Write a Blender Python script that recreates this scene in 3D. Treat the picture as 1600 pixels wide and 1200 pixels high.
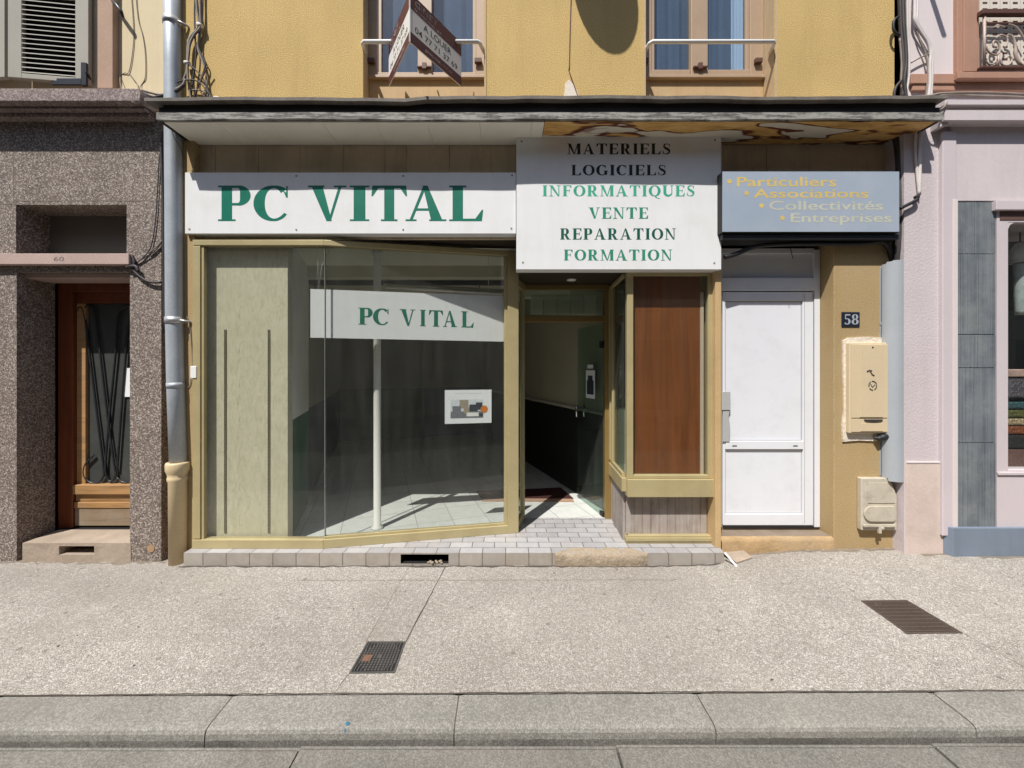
import bpy, math, random
from mathutils import Vector, Matrix
R = math.radians
random.seed(7)
sc = bpy.context.scene
for o in list(bpy.data.objects):
    bpy.data.objects.remove(o)

# ------------------------------------------------------------------ camera, sky, sun, exposure
D0, H0, F, XV, YV = 3.158, 1.58, 600.0, 790.0, 575.0
cam = bpy.data.cameras.new('camera')
cam.sensor_width = 36.0
cam.lens = F / 1600.0 * 36.0
cam.shift_x = (800 - XV) / 1600.0
cam.shift_y = (YV - 600) / 1600.0
cam.clip_start = 0.02
cam.clip_end = 500
camo = bpy.data.objects.new('camera', cam)
camo.location = (0, -D0, H0)
camo.rotation_euler = (R(90), 0, 0)
sc.collection.objects.link(camo)
sc.camera = camo

SUN = Vector((0.6, 1.0, -1.85)).normalized()        # the way the light travels
elev = math.asin(-SUN.z)
azim = math.atan2(-SUN.x, -SUN.y)
w = bpy.data.worlds.new('World')
sc.world = w
w.use_nodes = True
wn = w.node_tree
bg = wn.nodes['Background']
sky = wn.nodes.new('ShaderNodeTexSky')
sky.sky_type = 'NISHITA'
sky.sun_disc = False
sky.sun_elevation = elev
sky.sun_rotation = azim
wn.links.new(sky.outputs[0], bg.inputs[0])
bg.inputs[1].default_value = 0.11
sl = bpy.data.lights.new('sun', 'SUN')
sl.energy = 5.0
sl.angle = R(0.53)
sl.color = (1.0, 0.965, 0.91)
so = bpy.data.objects.new('sun', sl)
so.location = (-4, -6, 14)
so.rotation_euler = SUN.to_track_quat('-Z', 'Y').to_euler()
sc.collection.objects.link(so)
sc.view_settings.view_transform = 'Standard'
sc.view_settings.look = 'None'
sc.view_settings.exposure = 0.31
sc.view_settings.gamma = 1.0
sc.view_settings.use_curve_mapping = False
sc.render.engine = 'CYCLES'
try:
    sc.cycles.use_denoising = True
    sc.cycles.max_bounces = 10
    sc.cycles.transparent_max_bounces = 16
    sc.cycles.sample_clamp_indirect = 6
except Exception:
    pass

# ------------------------------------------------------------------ geometry helpers
def X(px, Y=0.0): return (px - XV) * (D0 + Y) / F
def Z(py, Y=0.0): return H0 + (YV - py) * (D0 + Y) / F
def P(px, py, Y=0.0): return Vector((X(px, Y), Y, Z(py, Y)))

class MB:
    """collects faces in world coordinates, links them as one mesh object"""
    def __init__(self):
        self.v = []; self.f = []; self.mi = []; self.sm = []
    def face(self, pts, mi=0, sm=False):
        b = len(self.v)
        self.v += [tuple(p) for p in pts]
        self.f.append(tuple(range(b, b + len(pts)))); self.mi.append(mi); self.sm.append(sm)
        return self
    def raw(self, verts, faces, mi=0, sm=False):
        b = len(self.v)
        self.v += [tuple(p) for p in verts]
        for f in faces:
            self.f.append(tuple(i + b for i in f)); self.mi.append(mi); self.sm.append(sm)
        return self
    def box(self, x0, x1, y0, y1, z0, z1, mi=0):
        v = [(x0, y0, z0), (x1, y0, z0), (x1, y1, z0), (x0, y1, z0), (x0, y0, z1), (x1, y0, z1), (x1, y1, z1), (x0, y1, z1)]
        return self.raw(v, [(0, 3, 2, 1), (4, 5, 6, 7), (0, 1, 5, 4), (1, 2, 6, 5), (2, 3, 7, 6), (3, 0, 4, 7)], mi)
    def pbox(self, px0, px1, py0, py1, Y0, Y1, mi=0):
        """box whose front face, at depth Y0, spans these photo columns and rows"""
        return self.box(X(px0, Y0), X(px1, Y0), Y0, Y1, Z(py1, Y0), Z(py0, Y0), mi)
    def obox(self, O, e, s0, s1, o0, o1, z0, z1, mi=0):
        """box in a vertical frame: s along e, o along e's left-hand normal (into the building)"""
        n = (-e[1], e[0])
        def q(s, o, z): return (O[0] + e[0] * s + n[0] * o, O[1] + e[1] * s + n[1] * o, z)
        v = [q(s0, o0, z0), q(s1, o0, z0), q(s1, o1, z0), q(s0, o1, z0), q(s0, o0, z1), q(s1, o0, z1), q(s1, o1, z1), q(s0, o1, z1)]
        return self.raw(v, [(0, 3, 2, 1), (4, 5, 6, 7), (0, 1, 5, 4), (1, 2, 6, 5), (2, 3, 7, 6), (3, 0, 4, 7)], mi)
    def prism(self, poly, y0, y1, mi=0):
        """polygon of (x, z), counter-clockwise seen from the street, pushed from y0 to y1"""
        n = len(poly)
        v = [(x, y0, z) for x, z in poly] + [(x, y1, z) for x, z in poly]
        fs = [tuple(range(n)), tuple(reversed(range(n, 2 * n)))]
        fs += [(i, i + n, (i + 1) % n + n, (i + 1) % n) for i in range(n)]
        return self.raw(v, fs, mi)
    def zprism(self, poly, z0, z1, mi=0):
        n = len(poly)
        v = [(x, y, z0) for x, y in poly] + [(x, y, z1) for x, y in poly]
        fs = [tuple(reversed(range(n))), tuple(range(n, 2 * n))]
        fs += [(i, (i + 1) % n, (i + 1) % n + n, i + n) for i in range(n)]
        return self.raw(v, fs, mi)
    def tube(self, pts, r, seg=8, mi=0, smooth_path=0, cap=True):
        pts = [Vector(p) for p in pts]
        if smooth_path: pts = catmull(pts, smooth_path)
        rs = r if isinstance(r, (list, tuple)) else [r] * len(pts)
        if len(rs) != len(pts):
            rs = [rs[min(len(rs) - 1, int(i * len(rs) / len(pts)))] for i in range(len(pts))]
        t0 = (pts[1] - pts[0]).normalized()
        ref = Vector((0, 0, 1)) if abs(t0.z) < 0.9 else Vector((0, 1, 0))
        u = t0.cross(ref).normalized()
        verts = []
        for i, p in enumerate(pts):
            a = pts[max(0, i - 1)]; b = pts[min(len(pts) - 1, i + 1)]
            t = (b - a)
            t = t.normalized() if t.length > 1e-9 else t0
            u = (u - t * u.dot(t))
            u = u.normalized() if u.length > 1e-6 else t.orthogonal().normalized()
            vv = t.cross(u)
            for k in range(seg):
                an = 2 * math.pi * k / seg
                verts.append(p + (u * math.cos(an) + vv * math.sin(an)) * rs[i])
        fs = []
        for i in range(len(pts) - 1):
            for k in range(seg):
                k2 = (k + 1) % seg
                fs.append((i * seg + k, i * seg + k2, (i + 1) * seg + k2, (i + 1) * seg + k))
        self.raw(verts, fs, mi, True)
        if cap:
            b = len(self.v) - len(verts)
            self.f.append(tuple(b + k for k in reversed(range(seg)))); self.mi.append(mi); self.sm.append(False)
            e = b + (len(pts) - 1) * seg
            self.f.append(tuple(e + k for k in range(seg))); self.mi.append(mi); self.sm.append(False)
        return self
    def lathe(self, c, prof, seg=24, mi=0):
        """profile of (radius, z) turned about the vertical through c"""
        verts = []
        for r, z in prof:
            for k in range(seg):
                a = 2 * math.pi * k / seg
                verts.append((c[0] + r * math.cos(a), c[1] + r * math.sin(a), z))
        fs = []
        for i in range(len(prof) - 1):
            for k in range(seg):
                k2 = (k + 1) % seg
                fs.append((i * seg + k, i * seg + k2, (i + 1) * seg + k2, (i + 1) * seg + k))
        fs2 = [tuple(reversed(range(seg))), tuple((len(prof) - 1) * seg + k for k in range(seg))]
        self.raw(verts, fs, mi, True)
        b = len(self.v) - len(verts)
        for f in fs2:
            self.f.append(tuple(b + i for i in f)); self.mi.append(mi); self.sm.append(False)
        return self
    def disc(self, c, r, depth, seg=24, mi=0, rz=None):
        """a coin facing the street"""
        rz = rz or r
        poly = [(c[0] + r * math.cos(2 * math.pi * k / seg), c[2] + rz * math.sin(2 * math.pi * k / seg)) for k in range(seg)]
        return self.prism(poly, c[1], c[1] + depth, mi)
    def holed(self, x0, x1, z0, z1, holes, y0, y1, mi=0):
        """a wall slab with rectangular openings through it"""
        xs = sorted(set([x0, x1] + [min(max(h[i], x0), x1) for h in holes for i in (0, 1)]))
        zs = sorted(set([z0, z1] + [min(max(h[i], z0), z1) for h in holes for i in (2, 3)]))
        def solid(i, j):
            if i < 0 or j < 0 or i >= len(xs) - 1 or j >= len(zs) - 1: return False
            cx = (xs[i] + xs[i + 1]) / 2; cz = (zs[j] + zs[j + 1]) / 2
            return not any(h[0] < cx < h[1] and h[2] < cz < h[3] for h in holes)
        for i in range(len(xs) - 1):
            for j in range(len(zs) - 1):
                if not solid(i, j): continue
                a, b, c, d = xs[i], xs[i + 1], zs[j], zs[j + 1]
                self.face([(a, y0, c), (b, y0, c), (b, y0, d), (a, y0, d)], mi)
                self.face([(a, y1, c), (a, y1, d), (b, y1, d), (b, y1, c)], mi)
                if not solid(i - 1, j): self.face([(a, y0, c), (a, y0, d), (a, y1, d), (a, y1, c)], mi)
                if not solid(i + 1, j): self.face([(b, y0, c), (b, y1, c), (b, y1, d), (b, y0, d)], mi)
                if not solid(i, j - 1): self.face([(a, y0, c), (a, y1, c), (b, y1, c), (b, y0, c)], mi)
                if not solid(i, j + 1): self.face([(a, y0, d), (b, y0, d), (b, y1, d), (a, y1, d)], mi)
        return self
    def build(self, name, mats, parent=None, bevel=0.0, merge=False):
        if not isinstance(mats, (list, tuple)): mats = [mats]
        if parent is not None:
            r = parent
            while r.parent: r = r.parent
            org = Vector(r.location)
        else:
            xs = [p[0] for p in self.v]; ys = [p[1] for p in self.v]; zs = [p[2] for p in self.v]
            org = Vector(((min(xs) + max(xs)) / 2, (min(ys) + max(ys)) / 2, min(zs)))
        me = bpy.data.meshes.new(name)
        me.from_pydata([tuple(Vector(p) - org) for p in self.v], [], self.f)
        for m in mats: me.materials.append(m)
        for p, mi, sm in zip(me.polygons, self.mi, self.sm):
            p.material_index = mi; p.use_smooth = sm
        if merge:
            import bmesh
            bm = bmesh.new(); bm.from_mesh(me)
            bmesh.ops.remove_doubles(bm, verts=bm.verts, dist=1e-5)
            bmesh.ops.recalc_face_normals(bm, faces=bm.faces)
            bm.to_mesh(me); bm.free()
        me.update()
        o = bpy.data.objects.new(name, me)
        sc.collection.objects.link(o)
        if parent is not None: o.parent = parent
        else: o.location = org
        if bevel > 0:
            b = o.modifiers.new('bevel', 'BEVEL')
            b.width = bevel; b.segments = 2; b.limit_method = 'ANGLE'; b.angle_limit = R(40)
        return o

def catmull(pts, n):
    out = []
    for i in range(len(pts) - 1):
        p0 = pts[max(0, i - 1)]; p1 = pts[i]; p2 = pts[i + 1]; p3 = pts[min(len(pts) - 1, i + 2)]
        for k in range(n):
            t = k / n
            out.append(0.5 * ((2 * p1) + (-p0 + p2) * t + (2 * p0 - 5 * p1 + 4 * p2 - p3) * t * t + (-p0 + 3 * p1 - 3 * p2 + p3) * t ** 3))
    out.append(pts[-1])
    return out

def thing(name, label, cat, loc, group=None):
    o = bpy.data.objects.new(name, None)
    o.empty_display_size = 0.1
    sc.collection.objects.link(o)
    o.location = loc
    return tag(o, label, cat, group)
def tag(o, label, cat, group=None):
    o['label'] = label; o['category'] = cat
    if group: o['group'] = group
    return o
def struct(o):
    o['kind'] = 'structure'
    return o

# ------------------------------------------------------------------ materials
def lin(r, g, b):
    def c(v):
        v /= 255.0
        return v / 12.92 if v <= 0.04045 else ((v + 0.055) / 1.055) ** 2.4
    return (c(r), c(g), c(b), 1)

class NT:
    def __init__(self, name):
        self.m = bpy.data.materials.new(name); self.m.use_nodes = True
        self.t = self.m.node_tree; self.n = self.t.nodes; self.l = self.t.links
        self.b = self.n['Principled BSDF']
        self.tc = self.n.new('ShaderNodeTexCoord').outputs['Object']
    def link(self, a, b): self.l.new(a, b)
    def map(self, scale, rot=(0, 0, 0), loc=(0, 0, 0)):
        m = self.n.new('ShaderNodeMapping')
        m.inputs['Scale'].default_value = scale; m.inputs['Rotation'].default_value = rot; m.inputs['Location'].default_value = loc
        self.link(self.tc, m.inputs['Vector'])
        return m.outputs[0]
    def noise(self, scale, detail=5, rough=0.6, vec=None, dist=0.0):
        n = self.n.new('ShaderNodeTexNoise')
        n.inputs['Scale'].default_value = scale; n.inputs['Detail'].default_value = detail
        n.inputs['Roughness'].default_value = rough; n.inputs['Distortion'].default_value = dist
        self.link(vec or self.tc, n.inputs['Vector'])
        return n.outputs['Fac']
    def voro(self, scale, feature='F1', vec=None, out='Color', rnd=1.0):
        n = self.n.new('ShaderNodeTexVoronoi')
        n.feature = feature; n.inputs['Scale'].default_value = scale
        n.inputs['Randomness'].default_value = rnd
        self.link(vec or self.tc, n.inputs['Vector'])
        return n.outputs[out]
    def ramp(self, fac, stops, interp='LINEAR'):
        r = self.n.new('ShaderNodeValToRGB')
        r.color_ramp.interpolation = interp
        e = r.color_ramp.elements
        while len(e) < len(stops): e.new(0.5)
        for i, (p, c) in enumerate(stops):
            e[i].position = p
            e[i].color = c if isinstance(c, (tuple, list)) else (c, c, c, 1)
        self.link(fac, r.inputs[0])
        return r.outputs[0]
    def mix(self, fac, a, b, mode='MIX'):
        m = self.n.new('ShaderNodeMix'); m.data_type = 'RGBA'; m.blend_type = mode
        for s, v in ((m.inputs[0], fac), (m.inputs[6], a), (m.inputs[7], b)):
            if isinstance(v, (int, float)) : s.default_value = v
            elif isinstance(v, (tuple, list)): s.default_value = v
            else: self.link(v, s)
        return m.outputs[2]
    def math(self, op, a, b=0.0):
        m = self.n.new('ShaderNodeMath'); m.operation = op
        for s, v in ((m.inputs[0], a), (m.inputs[1], b)):
            if isinstance(v, (int, float)): s.default_value = v
            else: self.link(v, s)
        return m.outputs[0]
    def bump(self, h, strength=0.3, dist=0.01):
        b = self.n.new('ShaderNodeBump')
        b.inputs['Strength'].default_value = strength; b.inputs['Distance'].default_value = dist
        self.link(h, b.inputs['Height'])
        self.link(b.outputs[0], self.b.inputs['Normal'])
    def base(self, c):
        if isinstance(c, (tuple, list)): self.b.inputs['Base Color'].default_value = c
        else: self.link(c, self.b.inputs['Base Color'])
    def set(self, rough=None, metal=None, spec=None):
        if rough is not None:
            if isinstance(rough, (int, float)): self.b.inputs['Roughness'].default_value = rough
            else: self.link(rough, self.b.inputs['Roughness'])
        if metal is not None: self.b.inputs['Metallic'].default_value = metal
        if spec is not None: self.b.inputs['Specular IOR Level'].default_value = spec

def mul(c, k): return (min(1, c[0] * k), min(1, c[1] * k), min(1, c[2] * k), 1)

def paint(name, col, rough=0.55, var=0.10, vs=2.5, fine=0.06, fs=120, bump=0.0, bs=60, metal=0, spec=0.4, streak=0.0, streak_col=None, bd=0.004, sscale=(9, 9, 0.7), dirt=0.0, dirt_col=None, dirt_scale=1.7):
    t = NT(name)
    c = t.mix(t.ramp(t.noise(vs, 6), [(0.3, 0.0), (0.7, 1.0)]), mul(col, 1 - var), mul(col, 1 + var))
    if fine: c = t.mix(fine * 4, c, t.ramp(t.noise(fs, 3), [(0.3, mul(col, 0.7)), (0.7, mul(col, 1.25))]))
    if streak:
        f = t.ramp(t.noise(1.0, 6, 0.65, t.map(sscale)), [(0.48, 0.0), (0.75, streak)])
        c = t.mix(f, c, streak_col or mul(col, 0.45))
    if dirt:
        f = t.ramp(t.noise(dirt_scale, 8, 0.7, t.map((1, 1, 1), loc=(3.1, 1.7, 5.2))), [(0.5, 0.0), (0.72, dirt)])
        c = t.mix(f, c, dirt_col or mul(col, 0.5))
    t.base(c); t.set(rough, metal, spec)
    if bump: t.bump(t.noise(bs, 4), bump, bd)
    return t.m

def wood(name, col, rough=0.45, sc_=(22, 22, 1.6), dark=0.5, vert=True, worn=0.0, worn_col=None):
    t = NT(name)
    g = t.noise(1.0, 7, 0.65, t.map(sc_ if vert else (sc_[2], sc_[0], sc_[0])), 0.6)
    c = t.ramp(g, [(0.28, mul(col, dark)), (0.5, col), (0.75, mul(col, 1.25))])
    c = t.mix(t.ramp(t.noise(1.6, 5), [(0.35, 0.0), (0.7, 0.45)]), c, mul(col, 0.6))
    if worn: c = t.mix(t.ramp(t.noise(5, 8, 0.7), [(0.42, 0.0), (0.66, worn)]), c, worn_col)
    t.base(c); t.set(rough); t.bump(g, 0.25, 0.002)
    return t.m

def aggregate(name, cols, scale, gap, gapw=0.09, rough=0.8, bump=0.5, bd=0.006, big=(0.75, 1.12), bigs=1.3, worn=None, spots=0.0):
    """small stones set in mortar: a random colour per stone, dark between them"""
    t = NT(name)
    vec = None
    col = t.voro(scale)
    sep = t.n.new('ShaderNodeSeparateColor'); t.link(col, sep.inputs[0])
    st = [(i / len(cols), c) for i, c in enumerate(cols)]
    c = t.ramp(sep.outputs[0], st, 'CONSTANT')
    c2 = t.mix(0.25, c, t.ramp(t.noise(scale * 2.2, 3), [(0.3, mul(gap, 1.6)), (0.7, mul(cols[-1], 1.0))]))
    d = t.voro(scale, 'DISTANCE_TO_EDGE', out='Distance')
    e = t.ramp(d, [(0.0, 0.0), (gapw, 1.0)])
    c3 = t.mix(e, gap, c2)
    k = t.ramp(t.noise(bigs, 7, 0.65), [(0.3, big[0]), (0.7, big[1])])
    c4 = t.mix(1.0, c3, k, 'MULTIPLY')
    if worn:
        f = t.ramp(t.noise(0.9, 8, 0.7, t.map((1, 1, 1), loc=(7, 3, 1))), [(0.48, 0.0), (0.75, worn[0])])
        c4 = t.mix(f, c4, worn[1])
    if spots:                       # trodden gum, oil drips and damp patches
        vn = t.n.new('ShaderNodeTexVoronoi'); vn.voronoi_dimensions = '2D'; vn.inputs['Scale'].default_value = 2.3
        t.link(t.tc, vn.inputs['Vector'])
        d2 = t.math('ADD', vn.outputs['Distance'], t.math('MULTIPLY', t.noise(35, 4), 0.06))
        c4 = t.mix(t.ramp(d2, [(0.052, spots), (0.066, 0.0)]), c4, mul(gap, 0.8))
        big_ = t.ramp(t.noise(0.55, 6, 0.6, t.map((1, 1.6, 1), loc=(11, 4, 2)), 0.4), [(0.40, 0.0), (0.60, spots)])
        c4 = t.mix(big_, c4, t.mix(0.55, c4, mul(gap, 1.3)))
    t.base(c4); t.set(rough, spec=0.3)
    t.bump(e, bump, bd)
    return t.m

def glass(name, tint=(0.93, 0.96, 0.95, 1), dirt=0.05, rough=0.0, ior=1.5, seed=0.0):
    m = bpy.data.materials.new(name); m.use_nodes = True
    n = m.node_tree.nodes; l = m.node_tree.links
    for x in list(n): n.remove(x)
    out = n.new('ShaderNodeOutputMaterial')
    tr = n.new('ShaderNodeBsdfTransparent'); tr.inputs[0].default_value = tint
    gl = n.new('ShaderNodeBsdfGlossy'); gl.inputs['Roughness'].default_value = rough
    fr = n.new('ShaderNodeFresnel')
    geo = n.new('ShaderNodeNewGeometry')           # the far face of a pane reflects as much as the near one
    md = n.new('ShaderNodeMath'); md.operation = 'MULTIPLY_ADD'; md.inputs[1].default_value = 1 / ior - ior; md.inputs[2].default_value = ior
    l.new(geo.outputs['Backfacing'], md.inputs[0]); l.new(md.outputs[0], fr.inputs[0])
    mx = n.new('ShaderNodeMixShader')
    l.new(fr.outputs[0], mx.inputs[0]); l.new(tr.outputs[0], mx.inputs[1]); l.new(gl.outputs[0], mx.inputs[2])
    df = n.new('ShaderNodeBsdfDiffuse'); df.inputs[0].default_value = (0.6, 0.62, 0.58, 1)
    tc = n.new('ShaderNodeTexCoord'); mp = n.new('ShaderNodeMapping')
    mp.inputs['Scale'].default_value = (6, 6, 0.8); mp.inputs['Location'].default_value = (seed, seed, seed)
    l.new(tc.outputs['Object'], mp.inputs[0])
    ns = n.new('ShaderNodeTexNoise'); ns.inputs['Scale'].default_value = 1.5; ns.inputs['Detail'].default_value = 9; ns.inputs['Roughness'].default_value = 0.7
    l.new(mp.outputs[0], ns.inputs['Vector'])
    rp = n.new('ShaderNodeValToRGB')
    rp.color_ramp.elements[0].position = 0.3; rp.color_ramp.elements[0].color = (dirt * 0.35,) * 3 + (1,)
    rp.color_ramp.elements[1].position = 0.75; rp.color_ramp.elements[1].color = (dirt * 1.6,) * 3 + (1,)
    l.new(ns.outputs['Fac'], rp.inputs[0])
    m2 = n.new('ShaderNodeMixShader')
    l.new(rp.outputs[0], m2.inputs[0]); l.new(mx.outputs[0], m2.inputs[1]); l.new(df.outputs[0], m2.inputs[2])
    l.new(m2.outputs[0], out.inputs[0])
    return m

def bricks(name, c1, c2, mortar, bw, rh, mode='xy', mw=0.006, rough=0.35, offset=0.5, rot=0.0, loc=(0, 0, 0), dirt=None, spec=0.4, bump=0.4):
    t = NT(name)
    sep = t.n.new('ShaderNodeSeparateXYZ'); t.link(t.map((1, 1, 1), (0, 0, rot), loc), sep.inputs[0])
    com = t.n.new('ShaderNodeCombineXYZ')
    a, b = {'xy': (0, 1), 'xz': (0, 2)}[mode]
    t.link(sep.outputs[a], com.inputs[0]); t.link(sep.outputs[b], com.inputs[1])
    br = t.n.new('ShaderNodeTexBrick')
    br.offset = offset; br.squash = 1.0
    for k, v in (('Color1', c1), ('Color2', c2), ('Mortar', mortar), ('Scale', 1.0), ('Mortar Size', mw), ('Mortar Smooth', 0.1), ('Bias', 0.0), ('Brick Width', bw), ('Row Height', rh)):
        br.inputs[k].default_value = v
    t.link(com.outputs[0], br.inputs['Vector'])
    c = t.mix(0.22, br.outputs['Color'], t.ramp(t.noise(14, 6, 0.7), [(0.3, mul(c2, 0.55)), (0.7, mul(c1, 1.2))]))
    if dirt:
        c = t.mix(t.ramp(t.noise(3.2, 9, 0.75), [(0.48, 0.0), (0.7, dirt[0])]), c, dirt[1])
    t.base(c); t.set(rough, spec=spec)
    inv = t.math('SUBTRACT', 1.0, br.outputs['Fac'])
    t.bump(inv, bump, 0.003)
    return t.m

M = {}
M['stucco'] = None
def stucco(name, col, scale=150, bump=0.55, var=0.15, streak=0.38, streak_col=None, dirt=0.0, dirt_col=None):
    t = NT(name)
    n1 = t.noise(scale, 3, 0.6)
    c = t.mix(t.ramp(n1, [(0.35, 0.0), (0.65, 1.0)]), mul(col, 0.72), mul(col, 1.12))
    c = t.mix(1.0, c, t.ramp(t.noise(0.8, 7, 0.6), [(0.3, 1 - var), (0.7, 1.0 + var * 0.4)]), 'MULTIPLY')
    c = t.mix(t.ramp(t.noise(1.0, 7, 0.7, t.map((5, 5, 0.5))), [(0.5, 0.0), (0.78, streak)]), c, streak_col or mul(col, 0.55))
    if dirt: c = t.mix(t.ramp(t.noise(2.3, 9, 0.75, t.map((1, 1, 1), loc=(5, 2, 8))), [(0.5, 0.0), (0.7, dirt)]), c, dirt_col)
    t.base(c); t.set(0.9, spec=0.15)
    t.bump(n1, bump, 0.006)
    return t.m
M['stucco'] = stucco('yellow_stucco', (0.64, 0.455, 0.19, 1), 125, 0.6)
M['pillar_stucco'] = stucco('pillar_stucco', (0.45, 0.325, 0.165, 1), 130, 0.25, 0.14, 0.35, (0.36, 0.21, 0.08, 1), 0.5, (0.40, 0.31, 0.2, 1))
M['cream_wall'] = paint('cream_render', (0.66, 0.55, 0.35, 1), 0.85, 0.07, 1.5, 0.03, 90, 0.15, 160, streak=0.3, streak_col=(0.45, 0.36, 0.25, 1))
M['pink_wall'] = paint('pink_render', (0.565, 0.50, 0.51, 1), 0.85, 0.06, 2, 0.04, 80, 0.5, 55, bd=0.006, streak=0.18, streak_col=(0.42, 0.31, 0.27, 1))
M['pink_smooth'] = paint('pink_smooth_paint', (0.58, 0.515, 0.52, 1), 0.7, 0.05, 2, 0.03, 60, 0.12, 90, streak=0.15)
M['pink_white'] = paint('pink_white_paint', (0.66, 0.59, 0.58, 1), 0.8, 0.05, 1.2, 0.02, 60, 0.1, 90, streak=0.2, streak_col=(0.5, 0.4, 0.36, 1))
M['terracotta'] = paint('terracotta_stone', (0.40, 0.225, 0.155, 1), 0.8, 0.12, 2.5, 0.06, 130, 0.25, 90, streak=0.25)
M['lilac'] = paint('lilac_paint', (0.56, 0.495, 0.51, 1), 0.6, 0.04, 2, 0.02, 60)
M['plinth_blue'] = paint('plinth_blue_paint', (0.175, 0.215, 0.27, 1), 0.5, 0.08, 3, 0.03, 60, streak=0.2)
M['ribbed_wood'] = wood('grey_blue_ribbed_wood', (0.175, 0.20, 0.225, 1), 0.7, (40, 40, 1.0), 0.55, True, 0.5, (0.32, 0.33, 0.32, 1))
M['granite'] = aggregate('washed_granite_cladding', [(0.075, 0.055, 0.045, 1), (0.25, 0.195, 0.16, 1), (0.155, 0.115, 0.095, 1), (0.38, 0.315, 0.265, 1), (0.195, 0.145, 0.12, 1), (0.54, 0.475, 0.42, 1)], 115, (0.05, 0.035, 0.03, 1), 0.07, 0.75, 0.35, 0.003, (0.85, 1.12), 2.2)
M['granite_cornice'] = aggregate('washed_granite_cornice', [(0.16, 0.12, 0.11, 1), (0.34, 0.27, 0.25, 1), (0.25, 0.19, 0.18, 1), (0.46, 0.38, 0.35, 1)], 95, (0.10, 0.075, 0.07, 1), 0.07, 0.75, 0.3, 0.003, (0.85, 1.15), 2.0)
M['lintel_stone'] = paint('pinkish_lintel_stone', (0.46, 0.34, 0.30, 1), 0.8, 0.15, 5, 0.12, 140, 0.3, 90)
M['trim_stone'] = paint('pinkish_trim_stone', (0.42, 0.28, 0.20, 1), 0.8, 0.12, 4, 0.1, 140, 0.3, 90)
M['step_stone'] = paint('worn_step_stone', (0.33, 0.265, 0.205, 1), 0.85, 0.25, 6, 0.1, 120, 0.6, 14, bd=0.012, dirt=0.6, dirt_col=(0.46, 0.38, 0.3, 1))
M['ochre_stone'] = paint('worn_ochre_stone', (0.38, 0.255, 0.13, 1), 0.9, 0.3, 5, 0.12, 120, 0.7, 18, bd=0.014, dirt=0.7, dirt_col=(0.34, 0.26, 0.17, 1), dirt_scale=4)
M['step_dark'] = paint('worn_dark_sill', (0.20, 0.155, 0.115, 1), 0.9, 0.3, 7, 0.12, 120, 0.6, 20, bd=0.008, dirt=0.6, dirt_col=(0.30, 0.24, 0.17, 1), dirt_scale=5)
M['rubble_stone'] = paint('broken_edge_stone', (0.33, 0.265, 0.19, 1), 0.9, 0.3, 12, 0.14, 110, 0.9, 30, bd=0.015)
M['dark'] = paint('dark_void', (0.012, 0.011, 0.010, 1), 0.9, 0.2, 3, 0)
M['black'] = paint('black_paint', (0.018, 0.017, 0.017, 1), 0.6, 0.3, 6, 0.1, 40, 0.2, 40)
M['black_rubber'] = paint('black_rubber', (0.02, 0.02, 0.022, 1), 0.5, 0.2, 8, 0)
M['iron'] = paint('black_iron', (0.02, 0.022, 0.025, 1), 0.4, 0.2, 8, 0, spec=0.5)
M['red_wood'] = wood('dark_red_door_wood', (0.17, 0.045, 0.016, 1), 0.35, (18, 18, 1.2), 0.55)
M['oak_worn'] = wood('pale_brown_door_wood', (0.40, 0.22, 0.085, 1), 0.6, (30, 30, 2.2), 0.5, False, 0.5, (0.30, 0.20, 0.12, 1))  # paler and browner than the frame and top rail
M['kick_wood'] = wood('weathered_grey_wood', (0.25, 0.18, 0.115, 1), 0.75, (34, 34, 2), 0.45, False, 0.7, (0.28, 0.24, 0.19, 1))
M['wall_niche'] = paint('grey_niche_panel', (0.15, 0.14, 0.12, 1), 0.6, 0.1, 3)
M['zinc'] = paint('zinc_pipe', (0.40, 0.435, 0.47, 1), 0.5, 0.14, 5, 0.06, 70, metal=0.2, streak=0.35, streak_col=(0.55, 0.58, 0.6, 1))
M['cast_cream'] = paint('cream_cast_iron', (0.60, 0.475, 0.29, 1), 0.5, 0.08, 6, 0.05, 80, streak=0.3, streak_col=(0.38, 0.28, 0.15, 1))
M['shutter_paint'] = paint('grey_beige_shutter_paint', (0.36, 0.335, 0.28, 1), 0.6, 0.06, 3, 0.03, 60, streak=0.15)
M['slat_paint'] = paint('sunlit_slat_paint', (0.50, 0.47, 0.41, 1), 0.6, 0.06, 3, 0.03, 60)  # paler than the shutter paint: sunlight is put into the slat colour
M['frame_taupe'] = paint('taupe_window_frame', (0.40, 0.285, 0.19, 1), 0.5, 0.07, 3, 0.03, 60, streak=0.15)
M['panel_beige'] = paint('beige_under_window_panel', (0.50, 0.35, 0.185, 1), 0.75, 0.10, 4, 0.05, 60, streak=0.4, streak_col=(0.34, 0.2, 0.10, 1))
M['reveal'] = paint('beige_reveal', (0.50, 0.38, 0.235, 1), 0.8, 0.10, 4, 0.05, 60, streak=0.4, streak_col=(0.36, 0.25, 0.14, 1))
M['white_metal'] = paint('white_enamel', (0.78, 0.77, 0.75, 1), 0.35, 0.03, 3, 0)
M['gold'] = paint('gold_anodised_aluminium', (0.43, 0.36, 0.195, 1), 0.42, 0.09, 4, 0.03, 90, metal=0.15, streak=0.3, streak_col=(0.36, 0.27, 0.13, 1), dirt=0.3, dirt_col=(0.30, 0.22, 0.11, 1))
M['gold_dark'] = paint('bronze_aluminium', (0.30, 0.205, 0.075, 1), 0.4, 0.06, 4, 0.02, 90, metal=0.4)
M['board_beige'] = paint('beige_fascia_board', (0.58, 0.47, 0.33, 1), 0.65, 0.12, 2, 0.04, 60, streak=0.45, streak_col=(0.10, 0.075, 0.05, 1), sscale=(4, 4, 1.0))
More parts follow.
